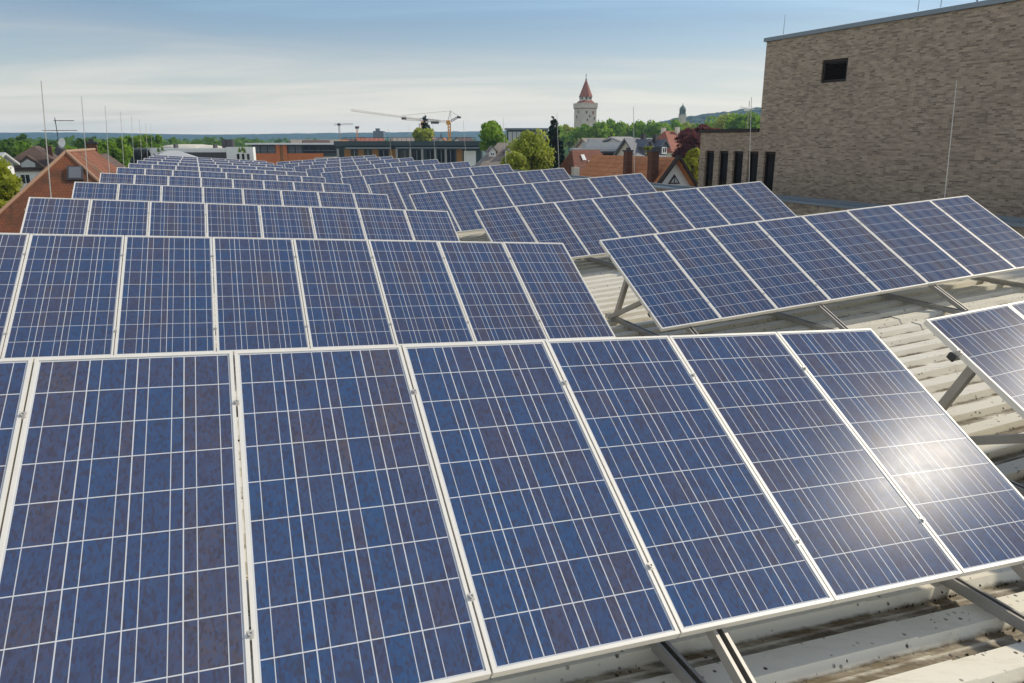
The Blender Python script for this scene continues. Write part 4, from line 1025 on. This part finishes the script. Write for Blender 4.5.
broadleaf('yellow-green tree beside the mossy hip roof at the frame edge', -13, 160, 33, 62, 66, M['leaf_yellow'], 6500, .12, seed=1, nl=40, loose=.2)
broadleaf('round bright green tree right of the dark school wing', 493, 121.5, 105, 33, 30, M['leaf_green'], 6000, .26, seed=2, nl=34)
broadleaf('feathery olive willow in front of the grey-brown dormer house', 530, 133, 52, 47, 46, M['leaf_willow'], 8000, .11, seed=3, nl=44, loose=.5)
broadleaf('low olive shrub at the foot of the willow', 512, 150, 50, 34, 30, M['leaf_willow'], 4000, .12, seed=31, nl=20, loose=.4, name='shrub', cat='shrub')
conifer('dark narrow conifer between the willow and the medieval tower', 554, 116.5, 75, 28, 46, M['leaf_dark'], 6500, 4)
conifer('shaggy conifer with a bare tip rising behind the dark school wing', 425, 115, 140, 24, 31, M['leaf_dark'], 2600, 5, ragged=.5)
broadleaf('bushy green tree wrapped round the shaggy conifer', 422, 126.5, 138, 22, 18, M['leaf_willow'], 1500, .36, seed=6, nl=12, loose=.5)
broadleaf('copper beech with dark purple leaves beside the low brick wing', 700, 124, 72, 46, 42, M['leaf_purple'], 8000, .2, seed=7, nl=40)
broadleaf('yellow-green tree between the orange house and the slit windows', 692, 145, 52, 26, 46, M['leaf_yellow'], 6000, .12, seed=8, nl=30)
broadleaf('small clipped bright green bush on the slate roofed house terrace', 648, 145.3, 56, 14, 8, M['leaf_yellow'], 1200, .07, seed=9, nl=10, name='bush', cat='bush')
conifer('small dark fir between the brown roof and the white cubic house', 611, 131.5, 100, 9, 14, M['leaf_dark'], 900, 12)
conifer('tiny dark fir right of the orange crane', 441, 131.5, 240, 6, 10, M['leaf_dark'], 500, 13)
belt = [(556,126,210,24,20,'g'),(570,124,215,22,22,'y'),(585,125.5,205,24,20,'g'),(600,121,190,20,24,'g'),(614,120.5,200,24,24,'g'),(630,124,215,22,18,'y'),(645,120,200,22,24,'g'),(660,121,190,20,22,'g'),(672,118,205,22,26,'g'),(694,122,210,26,20,'y'),(712,117,205,26,26,'g'),(728,115,190,26,28,'y'),(741,113,175,24,30,'g'),(757,110,165,24,34,'g')]
pos = ['right of the dark narrow conifer','left of the tower foot','straight below the medieval tower','right of the tower foot','second to the right of the tower','above the white cubic house','above the cream gable','above the slate roof dormers','left of the church steeple','right of the church steeple','above the copper beech','over the near end of the brick wing roof','left of the floodlight mast','touching the tall brick block corner']
for (px, pt, Y, w_, h_, c), ps in zip(belt, pos):
    broadleaf(('yellowish' if c == 'y' else 'deep') + f' green tree {ps} in the tree belt', px, pt, Y, w_*1.25, h_, M['leaf_yellow'] if False else M['leaf_green'] if c == 'g' else M['leaf_willow'], 2300, .40, loose=.35, group='trees of the belt below the tower', seed=20, nl=26)
left = [(4,139,90,34,30,'f'),(22,141,105,30,26,'g'),(20,132,150,20,20,'f'),(44,139,120,26,22,'f'),(62,142,100,28,24,'g'),(84,140,112,30,26,'f'),(104,141,85,26,26,'g'),(118,137,95,28,28,'g'),(135,135,110,26,22,'g'),(150,134.5,125,24,16,'g'),(76,146,80,24,24,'f'),(112,148,70,22,20,'f')]
pos = ['at the frame edge above the yellow-green tree','behind the brown gable roof','tallest one standing above the brown gable roof','just above the brown roof ridge','behind the satellite dish','behind the tall brick chimney','right of the tall brick chimney','left of the dark glass office','above the dark glass office','behind the small facade emblems of the white hall','low down between dish and brick chimney','low down above the bright red roof']
for (px, pt, Y, w_, h_, c), ps in zip(left, pos):
    broadleaf(f'{"dull" if c == "f" else "fresh"} green tree {ps}', px, pt, Y, w_, h_, M['leaf_far'] if c == 'f' else M['leaf_green'], 2200, .30, group='trees behind the tiled houses', seed=40, nl=18)

# far woods: one mass nobody could count
def woods(name, x0, x1, y0, y1, n, zc, seed, mat):
    r = random.Random(seed); mb = MB()
    for i in range(n):
        x = r.uniform(x0, x1); y = r.uniform(y0, y1); hh = zc*r.uniform(.65, 1.05); rw = r.uniform(3.5, 6.5)
        for k in range(34):
            d = rdir(r); d.z = abs(d.z)*r.choice((1,1,-.4))
            p = Vector((x+d.x*rw, y+d.y*rw, max(.5, hh-rw*.8+d.z*rw*.9)))
            leaf(mb, p, (d+rdir(r)*.6).normalized(), r.uniform(1.0,1.9), r)
        mb.face([(x-rw*.6,y,0),(x+rw*.6,y,0),(x+rw*.5,y,hh-rw*.6),(x-rw*.5,y,hh-rw*.6)])
    o = mb.build(name, mat, weld=False); o['kind'] = 'stuff'; return o
woods('woods', -420, -60, 200, 420, 420, 10.5, 1, M['leaf_far'])
woods('woods', -1300, 400, 700, 1100, 800, 13, 2, M['leaf_far'])
woods('woods', 30, 420, 330, 620, 420, 17, 3, M['leaf_far'])
